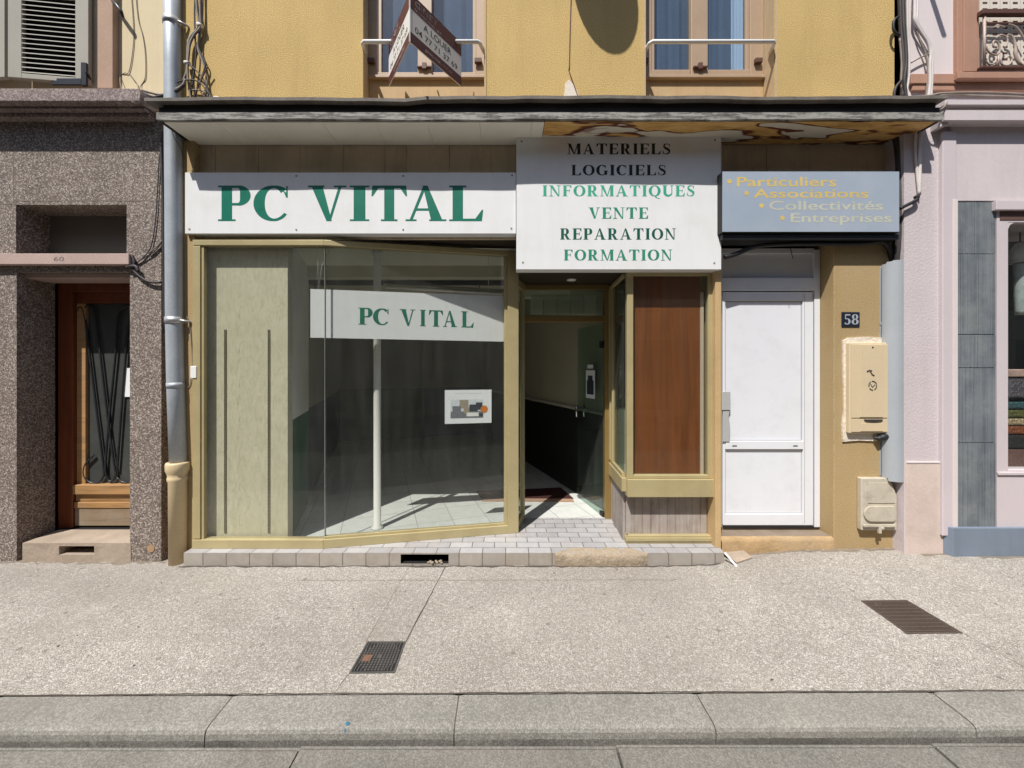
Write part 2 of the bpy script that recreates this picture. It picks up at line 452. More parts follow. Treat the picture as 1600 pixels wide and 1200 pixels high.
M['soffit_white'] = paint('dirty_white_soffit', (0.86, 0.82, 0.71, 1), 0.6, 0.06, 1.5, 0.02, 60, dirt=0.25)
M['sign_white'] = paint('white_sign_panel', (0.76, 0.765, 0.765, 1), 0.4, 0.025, 2, 0.01, 60, dirt=0.25, dirt_col=(0.6, 0.58, 0.52, 1), dirt_scale=4.0, streak=0.22, streak_col=(.62, .6, .55, 1))
M['ink_green'] = paint('green_lettering', (0.003, 0.155, 0.10, 1), 0.4, 0.12, 9, 0)
M['ink_bright'] = paint('bright_green_lettering', (0.05, 0.36, 0.245, 1), 0.4, 0.10, 9, 0)
M['ink_mid'] = paint('mid_green_lettering', (0.025, 0.24, 0.15, 1), 0.4, 0.10, 9, 0)
M['ink_deep'] = paint('deep_green_lettering', (0.008, 0.095, 0.065, 1), 0.4, 0.10, 9, 0)
M['ink_black'] = paint('black_lettering', (0.008, 0.012, 0.010, 1), 0.4, 0.10, 9, 0)
M['ink_gold'] = paint('gold_lettering', (0.62, 0.46, 0.15, 1), 0.45, 0.08, 9, 0)
M['ink_gold_pale'] = paint('faded_gold_lettering', (0.50, 0.50, 0.40, 1), 0.45, 0.08, 9, 0)
M['ink_white'] = paint('white_lettering', (0.75, 0.74, 0.72, 1), 0.45, 0.03, 9, 0)
M['door_white'] = paint('white_upvc', (0.72, 0.73, 0.765, 1), 0.32, 0.02, 1.5, 0.0, streak=0.12, streak_col=(.6, .59, .56, 1), dirt=0.15, dirt_scale=6)
M['plaque'] = paint('navy_enamel', (0.018, 0.022, 0.035, 1), 0.3, 0.1, 5, 0)
M['plaque_num'] = paint('pale_enamel_digits', (0.36, 0.39, 0.43, 1), 0.3, 0.1, 5, 0)
M['gas_cream'] = paint('cream_gas_cabinet', (0.62, 0.50, 0.33, 1), 0.5, 0.04, 3, 0.02, 60)
M['plaster'] = paint('rough_white_plaster', (0.72, 0.64, 0.53, 1), 0.9, 0.12, 9, 0.1, 60, 0.8, 40, bd=0.01)
M['meter_grey'] = paint('grey_meter_cover', (0.50, 0.45, 0.36, 1), 0.6, 0.14, 9, 0.06, 60, dirt=0.55, dirt_col=(0.27, 0.25, 0.19, 1), dirt_scale=9)
M['guard_grey'] = paint('grey_metal_guard', (0.36, 0.385, 0.41, 1), 0.5, 0.05, 2, 0.02, 60, metal=0.0, streak=0.12)
M['cable_grey'] = paint('dusty_grey_cable', (0.25, 0.21, 0.175, 1), 0.7, 0.2, 9, 0)
M['cable_dark'] = paint('dark_cable', (0.045, 0.038, 0.04, 1), 0.6, 0.2, 9, 0)
M['cable_white'] = paint('white_cable', (0.62, 0.57, 0.54, 1), 0.6, 0.1, 9, 0)
M['cable_brown'] = paint('brown_cable', (0.10, 0.045, 0.03, 1), 0.6, 0.1, 9, 0)
M['maroon'] = paint('maroon_print', (0.085, 0.022, 0.028, 1), 0.4, 0.08, 9, 0)
M['plastic_white'] = paint('white_corrugated_plastic', (0.72, 0.70, 0.66, 1), 0.45, 0.04, 9, 0)
M['curtain_blue'] = paint('slate_blue_curtain', (0.10, 0.125, 0.155, 1), 0.9, 0.2, 3, 0.05, 40, sscale=(40, 40, 1), streak=0.35, streak_col=(0.14, 0.165, 0.195, 1))
M['curtain_white'] = paint('white_net_curtain', (0.62, 0.70, 0.76, 1), 0.9, 0.05, 3, 0, sscale=(40, 40, 1), streak=0.4)
M['room'] = paint('upper_room_wall', (0.10, 0.12, 0.15, 1), 0.9, 0.1, 2, 0)
M['osb'] = None
t = NT('pressed_fibre_board')
g = t.noise(1.0, 6, 0.7, t.map((26, 26, 9)), 1.2)
c = t.ramp(g, [(0.3, (0.47, 0.43, 0.29, 1)), (0.5, (0.585, 0.545, 0.40, 1)), (0.7, (0.66, 0.62, 0.47, 1))])
c = t.mix(t.ramp(t.noise(1.4, 5), [(0.35, 0.0), (0.7, 0.35)]), c, (0.48, 0.44, 0.30, 1))
t.base(c); t.set(0.75); t.bump(g, 0.2, 0.003); M['osb'] = t.m
M['header'] = paint('dark_header_panel', (0.16, 0.15, 0.115, 1), 0.8, 0.15, 5, 0.05, 60)
M['in_wall'] = paint('interior_beige_wall', (0.38, 0.35, 0.26, 1), 0.85, 0.06, 2, 0.03, 50)
M['in_dark'] = paint('interior_dark_dado', (0.018, 0.020, 0.016, 1), 0.5, 0.2, 3, 0.05, 50)
M['in_green'] = paint('interior_green_dado', (0.015, 0.11, 0.045, 1), 0.5, 0.2, 3, 0.05, 50)
M['in_panel'] = paint('interior_olive_panel', (0.17, 0.16, 0.09, 1), 0.7, 0.1, 3)
M['in_white'] = paint('interior_grey_white_wall', (0.78, 0.78, 0.73, 1), 0.85, 0.08, 3, 0.05, 60)
M['ceiling'] = paint('interior_ceiling', (0.66, 0.64, 0.53, 1), 0.85, 0.05, 2, 0)
M['beam'] = paint('interior_beam', (0.55, 0.52, 0.40, 1), 0.8, 0.08, 2, 0)
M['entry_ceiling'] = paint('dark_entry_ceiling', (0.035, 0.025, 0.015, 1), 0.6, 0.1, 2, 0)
M['paper'] = paint('white_paper', (0.78, 0.79, 0.80, 1), 0.7, 0.01, 3, 0)
M['mahogany'] = wood('red_brown_panel_wood', (0.235, 0.072, 0.017, 1), 0.4, (16, 16, 1.0), 0.6)
M['plank_grey'] = wood('weathered_cladding', (0.34, 0.285, 0.25, 1), 0.8, (30, 30, 1.4), 0.4, True, 0.5, (0.46, 0.42, 0.39, 1))
M['plank_upper'] = M['plank_grey']
M['pale_strip'] = paint('pale_inner_strip', (0.58, 0.46, 0.35, 1), 0.6, 0.05, 3, 0)
M['mat_brown'] = paint('dark_red_doormat', (0.050, 0.014, 0.012, 1), 0.95, 0.2, 20, 0.2, 200)
M['mat_edge'] = paint('tan_threshold', (0.34, 0.22, 0.15, 1), 0.7, 0.1, 9)
M['chrome'] = paint('brushed_steel', (0.5, 0.5, 0.5, 1), 0.25, 0.05, 3, 0, metal=1.0)
M['brass'] = paint('old_brass_plug', (0.42, 0.27, 0.15, 1), 0.55, 0.1, 20, 0.1, 90, metal=0.2)
M['orange'] = paint('orange_sticker', (0.60, 0.18, 0.015, 1), 0.5, 0.1, 30, 0)
M['photo_grey'] = paint('printed_street_grey', (0.17, 0.18, 0.20, 1), 0.6, 0.5, 45, 0.2, 160)
M['photo_dark'] = paint('printed_dark', (0.035, 0.045, 0.06, 1), 0.6, 0.5, 45, 0.2, 160)
M['photo_tan'] = paint('printed_tan', (0.34, 0.29, 0.21, 1), 0.6, 0.2, 45, 0.2, 160)
M['photo_sky'] = paint('printed_pale_sky', (0.62, 0.66, 0.68, 1), 0.6, 0.1, 45, 0)
M['tile_top'] = bricks('pale_step_tiles', (0.43, 0.425, 0.425, 1), (0.31, 0.30, 0.31, 1), (0.10, 0.088, 0.08, 1), 0.185, 0.098, 'xy', 0.004, 0.35, dirt=(0.35, (0.36, 0.31, 0.26, 1)))
M['tile_front'] = bricks('warm_grey_riser_tiles', (0.38, 0.345, 0.30, 1), (0.31, 0.28, 0.25, 1), (0.11, 0.095, 0.08, 1), 0.186, 0.5, 'xz', 0.004, 0.5, 0.0, dirt=(0.5, (0.21, 0.155, 0.11, 1)), loc=(0, 0, 0.2))
M['tile_floor'] = bricks('white_floor_tiles', (0.62, 0.63, 0.60, 1), (0.57, 0.58, 0.56, 1), (0.20, 0.20, 0.18, 1), 0.335, 0.335, 'xy', 0.003, 0.3, 0.0, rot=R(-18.4), dirt=(0.25, (0.40, 0.40, 0.34, 1)))
M['pavement'] = aggregate('exposed_aggregate', [(0.30, 0.27, 0.235, 1), (0.44, 0.405, 0.355, 1), (0.36, 0.33, 0.285, 1), (0.49, 0.455, 0.405, 1), (0.40, 0.37, 0.325, 1), (0.60, 0.57, 0.525, 1)], 112, (0.145, 0.125, 0.105, 1), 0.11, 0.85, 0.5, 0.004, (0.86, 1.08), 1.1, worn=(0.35, (0.31, 0.28, 0.245, 1)), spots=0.55)
M['kerb'] = aggregate('grey_granite_kerb', [(0.18, 0.172, 0.153, 1), (0.28, 0.27, 0.243, 1), (0.23, 0.22, 0.198, 1), (0.35, 0.335, 0.305, 1)], 170, (0.12, 0.112, 0.098, 1), 0.05, 0.8, 0.3, 0.003, (0.82, 1.12), 1.6, worn=(0.45, (0.175, 0.155, 0.125, 1)), spots=0.35)
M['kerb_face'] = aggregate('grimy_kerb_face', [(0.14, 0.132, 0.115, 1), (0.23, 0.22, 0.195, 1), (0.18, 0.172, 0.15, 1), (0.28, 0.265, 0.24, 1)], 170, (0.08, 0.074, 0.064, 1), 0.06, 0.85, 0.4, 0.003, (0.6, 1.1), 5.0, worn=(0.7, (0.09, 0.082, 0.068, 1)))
M['gutter'] = aggregate('grey_granite_gutter', [(0.145, 0.138, 0.122, 1), (0.22, 0.21, 0.188, 1), (0.18, 0.172, 0.153, 1), (0.265, 0.252, 0.225, 1)], 170, (0.10, 0.09, 0.08, 1), 0.05, 0.85, 0.3, 0.003, (0.75, 1.15), 2.0, worn=(0.5, (0.14, 0.115, 0.09, 1)))
M['asphalt'] = aggregate('asphalt', [(0.035, 0.035, 0.035, 1), (0.06, 0.06, 0.058, 1), (0.045, 0.045, 0.045, 1), (0.09, 0.088, 0.085, 1)], 110, (0.025, 0.025, 0.025, 1), 0.08)
M['joint'] = paint('dark_joint', (0.075, 0.062, 0.05, 1), 0.95, 0.3, 9, 0.1, 60)
M['joint_soft'] = paint('worn_joint', (0.20, 0.165, 0.125, 1), 0.95, 0.3, 9, 0.1, 60)
M['cast_iron'] = paint('cast_iron_cover', (0.085, 0.08, 0.076, 1), 0.6, 0.25, 12, 0.1, 90, metal=0.1)
M['rust_iron'] = paint('rusty_iron_grid', (0.075, 0.054, 0.042, 1), 0.75, 0.35, 14, 0.2, 90, 0.4, 60)
M['rust_spot'] = paint('rust_patch', (0.16, 0.085, 0.055, 1), 0.8, 0.2, 14, 0.1, 60)
M['blue_spray'] = paint('blue_marking_paint', (0.03, 0.145, 0.23, 1), 0.7, 0.2, 60, 0.1, 60)
M['flash_dark'] = paint('shaded_roof_edge', (0.022, 0.018, 0.016, 1), 0.7, 0.4, 6, 0.1, 40)  # near-black holds the shade under the jutting roof edge
M['flash_edge'] = paint('bitumen_roof_edge', (0.16, 0.14, 0.12, 1), 0.75, 0.4, 7, 0.1, 40, dirt=0.7, dirt_col=(0.05, 0.04, 0.035, 1), dirt_scale=3)
t = NT('flaking_white_strip')
f = t.ramp(t.noise(1.0, 9, 0.75, t.map((5, 5, 40))), [(0.46, 0.0), (0.56, 1.0)])
c = t.mix(f, (0.33, 0.32, 0.29, 1), (0.05, 0.043, 0.035, 1))
c = t.mix(0.3, c, t.ramp(t.noise(30, 5), [(0.3, (0.08, 0.07, 0.06, 1)), (0.7, (0.42, 0.41, 0.38, 1))]))
t.base(c); t.set(0.75); t.bump(f, 0.4, 0.003); M['flaking'] = t.m
t = NT('peeling_soffit')      # varnish flaked off in patches, reddish cracks along the flakes
v = t.map((0.9, 4.5, 1), (0, 0, R(-38)))
n1 = t.noise(1.5, 3, 0.5, v, 0.5)
white = t.ramp(n1, [(0.535, 0.0), (0.55, 1.0)])
edge = t.ramp(n1, [(0.50, 0.0), (0.53, 1.0), (0.555, 1.0), (0.565, 0.0)])
wd = t.ramp(t.noise(1.0, 6, 0.65, t.map((4, 18, 1)), 0.5), [(0.3, (0.42, 0.22, 0.06, 1)), (0.5, (0.70, 0.41, 0.13, 1)), (0.7, (0.80, 0.54, 0.24, 1))])
c = t.mix(white, wd, (0.70, 0.64, 0.52, 1))
c = t.mix(edge, c, (0.13, 0.03, 0.012, 1))
t.base(c); t.set(0.6); t.bump(white, 0.5, 0.004); M['peeling'] = t.m
t = NT('dusty_dark_acrylic')  # dark sign face under a film of pale dust
c = t.mix(t.ramp(t.noise(1.2, 5), [(0.3, 0.0), (0.7, 1.0)]), (0.34, 0.41, 0.50, 1), (0.44, 0.49, 0.555, 1))
t.base(c); t.set(0.5, 0.2, 0.5); M['acrylic'] = t.m
M['opp_wall'] = paint('opposite_render', (0.24, 0.21, 0.17, 1), 0.9, 0.08, 1, 0)
M['opp_glass'] = paint('opposite_panes', (0.03, 0.04, 0.05, 1), 0.1, 0.1, 1, 0, spec=0.6)
M['glass_front'] = glass('shop_glass', (0.962, 0.972, 0.962, 1), 0.018)
M['glass_side'] = glass('side_glass', (0.86, 0.93, 0.90, 1), 0.03, seed=4.0)
M['glass_box'] = glass('display_box_glass', (0.93, 0.95, 0.94, 1), 0.008, seed=2.0)
M['glass_upper'] = glass('window_glass', (0.85, 0.90, 0.95, 1), 0.008, ior=1.75, seed=9.0)
M['glass_door'] = glass('door_glass', (0.84, 0.92, 0.88, 1), 0.025, seed=6.0)
M['glass_dark'] = paint('smoked_door_glass', (0.055, 0.058, 0.055, 1), 0.25, 0.2, 4, 0.05, 60, 0.3, 30)

# ------------------------------------------------------------------ lettering
ST, TH, SH, SO = 0.23, 0.07, 0.05, 0.075
def arc(cx, cy, rx, ry, a0, a1, thin, thick, n=22, taper=None):
    pts = []; ws = []
    for i in range(n + 1):
        a = R(a0 + (a1 - a0) * i / n)
        pts.append((cx + rx * math.cos(a), cy + ry * math.sin(a)))
        w_ = thin + (thick - thin) * abs(math.cos(a)) ** 1.5
        if taper: w_ *= taper(i / n)
        ws.append(w_)
    return stroke(pts, ws)
def stroke(pts, ws):
    L = []; Rr = []
    for i, p in enumerate(pts):
        a = pts[max(0, i - 1)]; b = pts[min(len(pts) - 1, i + 1)]
        dx, dy = b[0] - a[0], b[1] - a[1]
        d = math.hypot(dx, dy) or 1
        nx, ny = -dy / d, dx / d
        h = ws[i] / 2
        L.append((p[0] + nx * h, p[1] + ny * h)); Rr.append((p[0] - nx * h, p[1] - ny * h))
    return [[L[i], L[i + 1], Rr[i + 1], Rr[i]] for i in range(len(pts) - 1)]
def rc(x0, y0, x1, y1): return [[(x0, y0), (x1, y0), (x1, y1), (x0, y1)]]
def stem(x, w=ST, y0=0.0, y1=1.0, top=True, bot=True):
    p = rc(x, y0, x + w, y1)
    if bot: p += rc(x - SO, y0, x + w + SO, y0 + SH)
    if top: p += rc(x - SO, y1 - SH, x + w + SO, y1)
    return p
def glyph(ch):
    """polygons of a bold high-contrast roman capital, cap height 1, and its width"""
    p = []
    if ch == 'I':
        return stem(SO), ST + 2 * SO
    if ch in 'PR':
        p = stem(SO); x = SO + ST; cx = x + 0.12
        p += rc(x - .01, 1 - TH, cx, 1) + rc(x - .01, .44, cx, .44 + TH)
        p += arc(cx, .72, .165, .2475, -90, 90, TH, ST)
        if ch == 'R':
            p += [[(x + .02, .46), (x + .22, .46), (x + .47, 0), (x + .24, 0)]] + rc(x + .22, 0, x + .55, SH)
            return p, x + .55
        return p, cx + .165 + ST / 2 + .01
    if ch in 'CG':
        p = arc(.43, .5, .325, .465, 48, 322 if ch == 'C' else 330, TH, ST * 1.08, 30, lambda t: 1 if t < .8 else max(.25, 1 - (t - .8) * 3.2))
        p += [[(.70, .985), (.735, .985), (.735, .66), (.70, .66)], [(.60, .90), (.70, .80), (.70, .66), (.655, .80)]]
        if ch == 'G':
            p += rc(.62, .05, .62 + ST * .9, .42) + rc(.55, .40, .90, .40 + SH)
            return p, .90
        return p, .76
    if ch in 'OQ':
        p = arc(.45, .5, .345, .465, 0, 360, TH, ST, 40)
        if ch == 'Q':
            p += [[(.40, .06), (.52, .06), (.66, -.14), (.52, -.14)], [(.52, -.14), (.66, -.14), (.90, -.22), (.78, -.25)]]
        return p, .90
    if ch == 'S':
        ctl = [(.53, .80), (.45, .93), (.30, .968), (.16, .90), (.115, .75), (.20, .61), (.36, .50), (.50, .37), (.515, .21), (.42, .075), (.26, .032), (.12, .09), (.05, .24)]
        pts = [(q.x, q.y) for q in catmull([Vector((a, b, 0)) for a, b in ctl], 4)]
        n = len(pts); ws = []
        for i in range(n):
            u = i / (n - 1)
            ws.append(.05 + .165 * math.exp(-((u - .5) / .17) ** 2) + .05 * math.exp(-((u - .24) / .08) ** 2) + .05 * math.exp(-((u - .74) / .08) ** 2))
        p = stroke(pts, ws) + rc(.525, .66, .56, .985) + rc(.02, .015, .055, .36)
        return p, .63
    if ch in 'EFL':
        p = stem(SO); x = SO + ST
        W_ = x + (.40 if ch == 'E' else .38 if ch == 'F' else .42)
        if ch in 'EF':
            p += rc(x, 1 - TH, W_, 1) + [[(W_, 1), (W_ - .14, 1 - TH + .005), (W_ - .03, .72), (W_, .72)]]
            p += rc(x, .48, W_ - .15, .48 + TH) + rc(W_ - .17, .36, W_ - .135, .66)
        if ch in 'EL':
            p += rc(x, 0, W_, TH) + [[(W_, 0), (W_ + .03, .32), (W_, .32), (W_ - .15, TH - .005)]]
        return p, W_ + .03
    if ch == 'T':
        W_ = .82; c = W_ / 2
        p = rc(c - ST / 2, 0, c + ST / 2, 1) + rc(c - ST / 2 - SO, 0, c + ST / 2 + SO, SH) + rc(0.02, 1 - TH, W_ - .02, 1)
        p += [[(.02, 1), (0, .70), (.03, .70), (.16, 1 - TH)], [(W_ - .02, 1), (W_ - .16, 1 - TH), (W_ - .03, .70), (W_, .70)]]
        return p, W_
    if ch == 'V':
        p = [[(.07, 1), (.07 + ST * 1.15, 1), (.555, .0), (.43, .0)], [(.72, 1), (.79, 1), (.53, .0), (.47, .0)]]
        p += rc(0, 1 - SH, .38, 1) + rc(.60, 1 - SH, .90, 1)
        return p, .90
    if ch == 'A':
        p = [[(.39, 1), (.50, 1), (.85, 0), (.85 - ST * 1.15, 0)], [(.40, .98), (.45, .90), (.15, 0), (.08, 0)]]
        p += rc(.22, .29, .62, .29 + TH) + rc(0, 0, .25, SH) + rc(.54, 0, .93, SH)
        return p, .93
    if ch == 'N':
        p = rc(.11, 0, .18, 1) + rc(.70, 0, .77, 1) + [[(.02, 1), (.26, 1), (.77, 0), (.66, 0)]]
        p += rc(0, 0, .30, SH) + rc(.58, 1 - SH, .88, 1) + rc(0, 1 - SH, .2, 1)
        return p, .88
    if ch == 'M':
        p = rc(.11, 0, .18, 1) + rc(.78, 0, .78 + ST, 1) + [[(.04, 1), (.27, 1), (.59, .0), (.50, .0)], [(.78, 1), (.86, 1), (.585, 0), (.52, 0)]]
        p += rc(0, 0, .29, SH) + rc(.70, 0, 1.06, SH) + rc(0, 1 - SH, .2, 1) + rc(.86, 1 - SH, 1.06, 1)
        return p, 1.06
    if ch == 'U':
        p = rc(SO, .33, SO + ST, 1) + rc(0, 1 - SH, ST + 2 * SO, 1) + rc(.69, .33, .76, 1) + rc(.60, 1 - SH, .85, 1)
        n = 16; pts = []; ws = []
        for i in range(n + 1):
            a = R(180 + 180 * i / n)
            x0_ = SO + ST / 2; x1_ = .725
            pts.append(((x0_ + x1_) / 2 + (x1_ - x0_) / 2 * math.cos(a), .33 + .27 * math.sin(a)))
            u = i / n
            ws.append(ST * (1 - u) ** 1.2 + TH * (1 - (1 - u) ** 1.2) + .05 * math.sin(math.pi * u))
        return p + stroke(pts, ws), .85
    return [], .35

def text_roman(mb, s, place, u0, u1, v0, v1, gap=0.10, extents=None, mi=0):
    """set s between u0..u1 and v0..v1 of a surface; place(u, v, lift) gives the point"""
    gl = [glyph(c) for c in s]
    if extents:
        items = []
        for (c, (a, b)) in zip(s, extents):
            if c != ' ': items.append((glyph(c), a, b))
    else:
        tot = sum(g[1] for g in gl) + gap * (len(gl) - 1)
        k = (u1 - u0) / tot
        x = u0; items = []
        for g in gl:
            items.append((g, x, x + g[1] * k)); x += (g[1] + gap) * k
    lay = 0
    for (polys, gw), a, b in items:
        for poly in polys:
            lay = (lay + 1) % 9
            pts = [place(a + (b - a) * q[0] / gw, v0 + (v1 - v0) * q[1], 0.0004 + lay * 0.00009) for q in poly]
            mb.face(pts, mi)
    return mb

def text_sans(mb, s, place, u0, u1, v0, v1, mi=0, offset=0.0):
    """plain sans lettering: cap height v0..v1, stretched to u0..u1"""
    cu = bpy.data.curves.new('lettering_outline', 'FONT')
    cu.body = s; cu.size = 1.0; cu.resolution_u = 3; cu.offset = offset
    ob = bpy.data.objects.new('lettering_outline', cu)
    sc.collection.objects.link(ob)
    dg = bpy.context.evaluated_depsgraph_get()
    me = bpy.data.meshes.new_from_object(ob.evaluated_get(dg))
    xs = [v.co.x for v in me.vertices]
    x0, x1 = min(xs), max(xs)
    cap = 0.729
    vs = [place(u0 + (u1 - u0) * (v.co.x - x0) / (x1 - x0), v0 + (v1 - v0) * v.co.y / cap, 0.0006) for v in me.vertices]
    mb.raw(vs, [tuple(p.vertices) for p in me.polygons], mi)
    bpy.data.objects.remove(ob); bpy.data.curves.remove(cu); bpy.data.meshes.remove(me)
    return mb

# ------------------------------------------------------------------ ground
def zfac(x):                      # height of the pavement where it meets the fronts
    if x < 1.3: return 0.0 - (0.012 if x < -2.7 else 0.0)
    u = min(1, (x - 1.3) / 1.3)
    return 0.09 * u * u * (3 - 2 * u) + 0.02 * max(0, min(1, (x - 2.6)))
def zkerb(x): return max(-0.03, min(0.05, 0.004 + 0.0075 * x / 1.0 * 0.62))
KY = -1.30
def zg(x, y):
    u = max(0.0, min(1.0, (y - KY) / (0 - KY)))
    return zkerb(x) * (1 - u) + zfac(x) * u
mb = MB()
xs = [-60, -20, -9] + [-8 + 0.2 * i for i in range(81)] + [9, 20, 60]
ys = [KY, -1.0, -.7, -.4, -.2, -.1, 0.0, .35]
for i in range(len(xs) - 1):
    for j in range(len(ys) - 1):
        mb.face([(a, b, zg(a, b)) for a, b in ((xs[i], ys[j]), (xs[i + 1], ys[j]), (xs[i + 1], ys[j + 1]), (xs[i], ys[j + 1]))])
struct(mb.build('pavement', M['pavement'], merge=True))

def ground_strip(name, pts, wd, mat, lift=0.0016, jag=0.0):
    """a thin line let into the pavement, following its slope"""
    m = MB()
    P2 = []
    for (a, b) in zip(pts[:-1], pts[1:]):
        n = max(2, int((Vector(b) - Vector(a)).length / 0.06))
        P2 += [Vector(a).lerp(Vector(b), k / n) for k in range(n)]
    P2.append(Vector(pts[-1]))
    q = []
    for i, p in enumerate(P2):
        d = (P2[min(len(P2) - 1, i + 1)] - P2[max(0, i - 1)]).normalized()
        nn = Vector((-d.y, d.x)) * wd / 2 * random.uniform(1 - jag, 1 + jag)
        off = Vector((-d.y, d.x)) * random.uniform(-jag, jag) * wd
        q.append((p + nn + off, p - nn + off))
    for (a, b), (c, d) in zip(q[:-1], q[1:]):
        m.face([(v.x, v.y, zg(v.x, v.y) + lift) for v in (b, d, c, a)])
    return struct(m.build(name, mat))
def G2(px, py):                   # pavement point seen at a photo pixel
    y = -0.5
    for _ in range(12):
        d = F * (H0 - zg(X(px, y), y)) / (py - YV)
        y = d - D0
    return (X(px, y), y)
ground_strip('pavement_joint', [G2(697, 884), G2(634, 1003)], 0.007, M['joint'], jag=0.3)
ground_strip('pavement_joint', [G2(545, 1053), G2(520, 1086)], 0.004, M['joint_soft'], jag=0.4)
ground_strip('pavement_joint', [G2(640, 884), G2(572, 1003)], 0.003, M['joint_soft'], jag=0.5)
ground_strip('pavement_joint', [G2(470, 907), G2(1060, 906)], 0.005, M['joint_soft'], jag=0.5)
ground_strip('pavement_joint', [G2(1506, 990), G2(1610, 1048)], 0.004, M['joint_soft'], jag=0.5)
ground_strip('pavement_joint', [G2(1370, 912), G2(1400, 936)], 0.004, M['joint_soft'], jag=0.5)
ground_strip('pavement_joint', [(-8, KY + .004), (8, KY + .004)], 0.008, M['joint'], lift=0.001, jag=0.3)

ground_strip('wall_foot_grime', [(-4.3, -.012), (-2.62, -.012)], 0.03, M['joint_soft'], jag=0.8)
ground_strip('wall_foot_grime', [(-2.6, -.10), (1.72, -.10)], 0.02, M['joint'], jag=0.5)
ground_strip('wall_foot_grime', [(1.8, -.016), (3.28, -.016)], 0.035, M['joint_soft'], jag=0.5)
ground_strip('wall_foot_grime', [(3.3, -.10), (3.7, -.10), (3.72, -.15), (4.6, -.155)], 0.03, M['joint_soft'], jag=0.5)
# kerb: stones with worn rounded noses, joints between them
mb = MB()
prof = [(KY - .003, 0.0), (KY - .14, -.002), (KY - .157, -.0045), (KY - .168, -.011), (KY - .174, -.024), (KY - .176, -.050), (KY - .177, -.10)]
edges = [-8.34 + 1.14 * k - .016 for k in range(16)]
edges = [-7.0, -5.86, -4.72, -3.57, -2.45, -1.319, -.226, .923, 2.065, 3.2, 4.34, 5.48, 6.6, 7.7]
for a, b in zip(edges[:-1], edges[1:]):
    a += .0028; b -= .0028
    n = 40; rows = []
    lift_ = random.uniform(-.002, .002)
    for i in range(n + 1):
        x = a + (b - a) * i / n
        e = 0.004 if i in (0, n) else 0.0
        ch = max(0, random.gauss(-.5, 1)) * .0016
        rows.append([(x, y + (ch * 1.2 if k >= 3 else 0), zkerb(x) + z + lift_ - ((e + (ch if k in (2, 3, 4) else 0)) if k < 6 else 0)) for k, (y, z) in enumerate(prof)])
    for r0, r1 in zip(rows[:-1], rows[1:]):
        for k in range(len(prof) - 1):
            mb.face([r0[k], r0[k + 1], r1[k + 1], r1[k]], 2 if k >= 5 else 0, True)
    for r, fl in ((rows[0], 1), (rows[-1], 0)):
        poly = r + [(r[0][0], KY - .003, -.12), ]
        mb.face(poly if not fl else poly[::-1])
for e in edges:
    mb.raw([(e - .004, y + (.004 if y > KY - .1 else .006), zkerb(e) + z - .006) for y, z in prof] + [(e + .004, y + .006, zkerb(e) + z - .006) for y, z in prof],
           [(k, k + 1, k + 8, k + 7) for k in range(6)], 1)
struct(mb.build('kerb', [M['kerb'], M['joint'], M['kerb_face']], merge=False))
# gutter slabs and carriageway
mb = MB()
ZR = -.066
cuts = [-.89 + 1.37 * k for k in range(-6, 7)]
for a, b in zip(cuts[:-1], cuts[1:]):
    mb.box(a + .004, b - .004, -2.0, -1.503, ZR - .06 + zkerb(a), ZR + zkerb((a + b) / 2))
    mb.box(a, b, -1.498, -1.486, ZR - .06, ZR - .002 + zkerb((a + b) / 2))
struct(mb.build('gutter', M['gutter'], bevel=0.003))
mb = MB().face([(-60, -7.6, -.085), (60, -7.6, -.085), (60, -1.4, -.085), (-60, -1.4, -.085)])
struct(mb.build('road', M['asphalt']))
mb = MB().box(-60, 60, -9.2, -7.6, -.2, .02)
struct(mb.build('far_pavement', M['asphalt']))
mb = MB().face([(-200, -200, -.25), (200, -200, -.25), (200, 200, -.25), (-200, 200, -.25)])
struct(mb.build('ground', M['asphalt']))

# the fronts across the street, which the shop glass mirrors
mb = MB()
holes = []
for k in range(-19, 20):
    for z0 in (3.4, 6.2):
        holes.append((k * 2.3 - .5, k * 2.3 + .5, z0, z0 + 1.7))
    holes.append((k * 2.3 - .8, k * 2.3 + .8, .2, 2.5))
mb.holed(-46, 46, -.1, 8.8, holes, -9.2, -9.45)
mb.box(-46, 46, -14, -9.46, -.1, 8.9, 0)
mb.box(-45.9, 45.9, -9.458, -9.452, 0, 8.7, 1)
struct(mb.build('street_backdrop', [M['opp_wall'], M['opp_glass']]))

# ------------------------------------------------------------------ left: granite-fronted building
GB = thing('granite_building', 'building with speckled brown granite ground floor, cream upper wall and recessed wooden street door', 'building', (-4.0, 0, 0))
gx1 = X(252)
door_h = (X(26), X(203), -.2, Z(425))
niche_h = (X(25), X(198), Z(396), Z(320))
mb = MB().holed(-9, gx1, -.2, Z(183), [door_h, niche_h], 0, .27)
mb.box(gx1 + .003, gx1 + .12, .1, .27, -.2, Z(150))
granite = mb.build('wall', M['granite'], GB, merge=False)
mb = MB()
for a_, b_, c_, d_ in ((20.5, 21.5, 238, 318), (0, 25, 318, 319), (25, 198, 313, 314), (198.5, 252, 313, 314), (203, 252, 772, 773), (-5, 27, 772, 773), (223, 224, 186, 313)):
    mb.box(X(a_), X(b_), -.0015, .002, Z(d_), Z(c_))
mb.build('cladding_joint', paint('pale_cladding_joint', (.22, .18, .155, 1), .9, .2, 9), GB)
MB().box(X(15, .1), X(210, .1), .235, .268, Z(405), Z(310)).build('transom_panel', M['wall_niche'], GB)
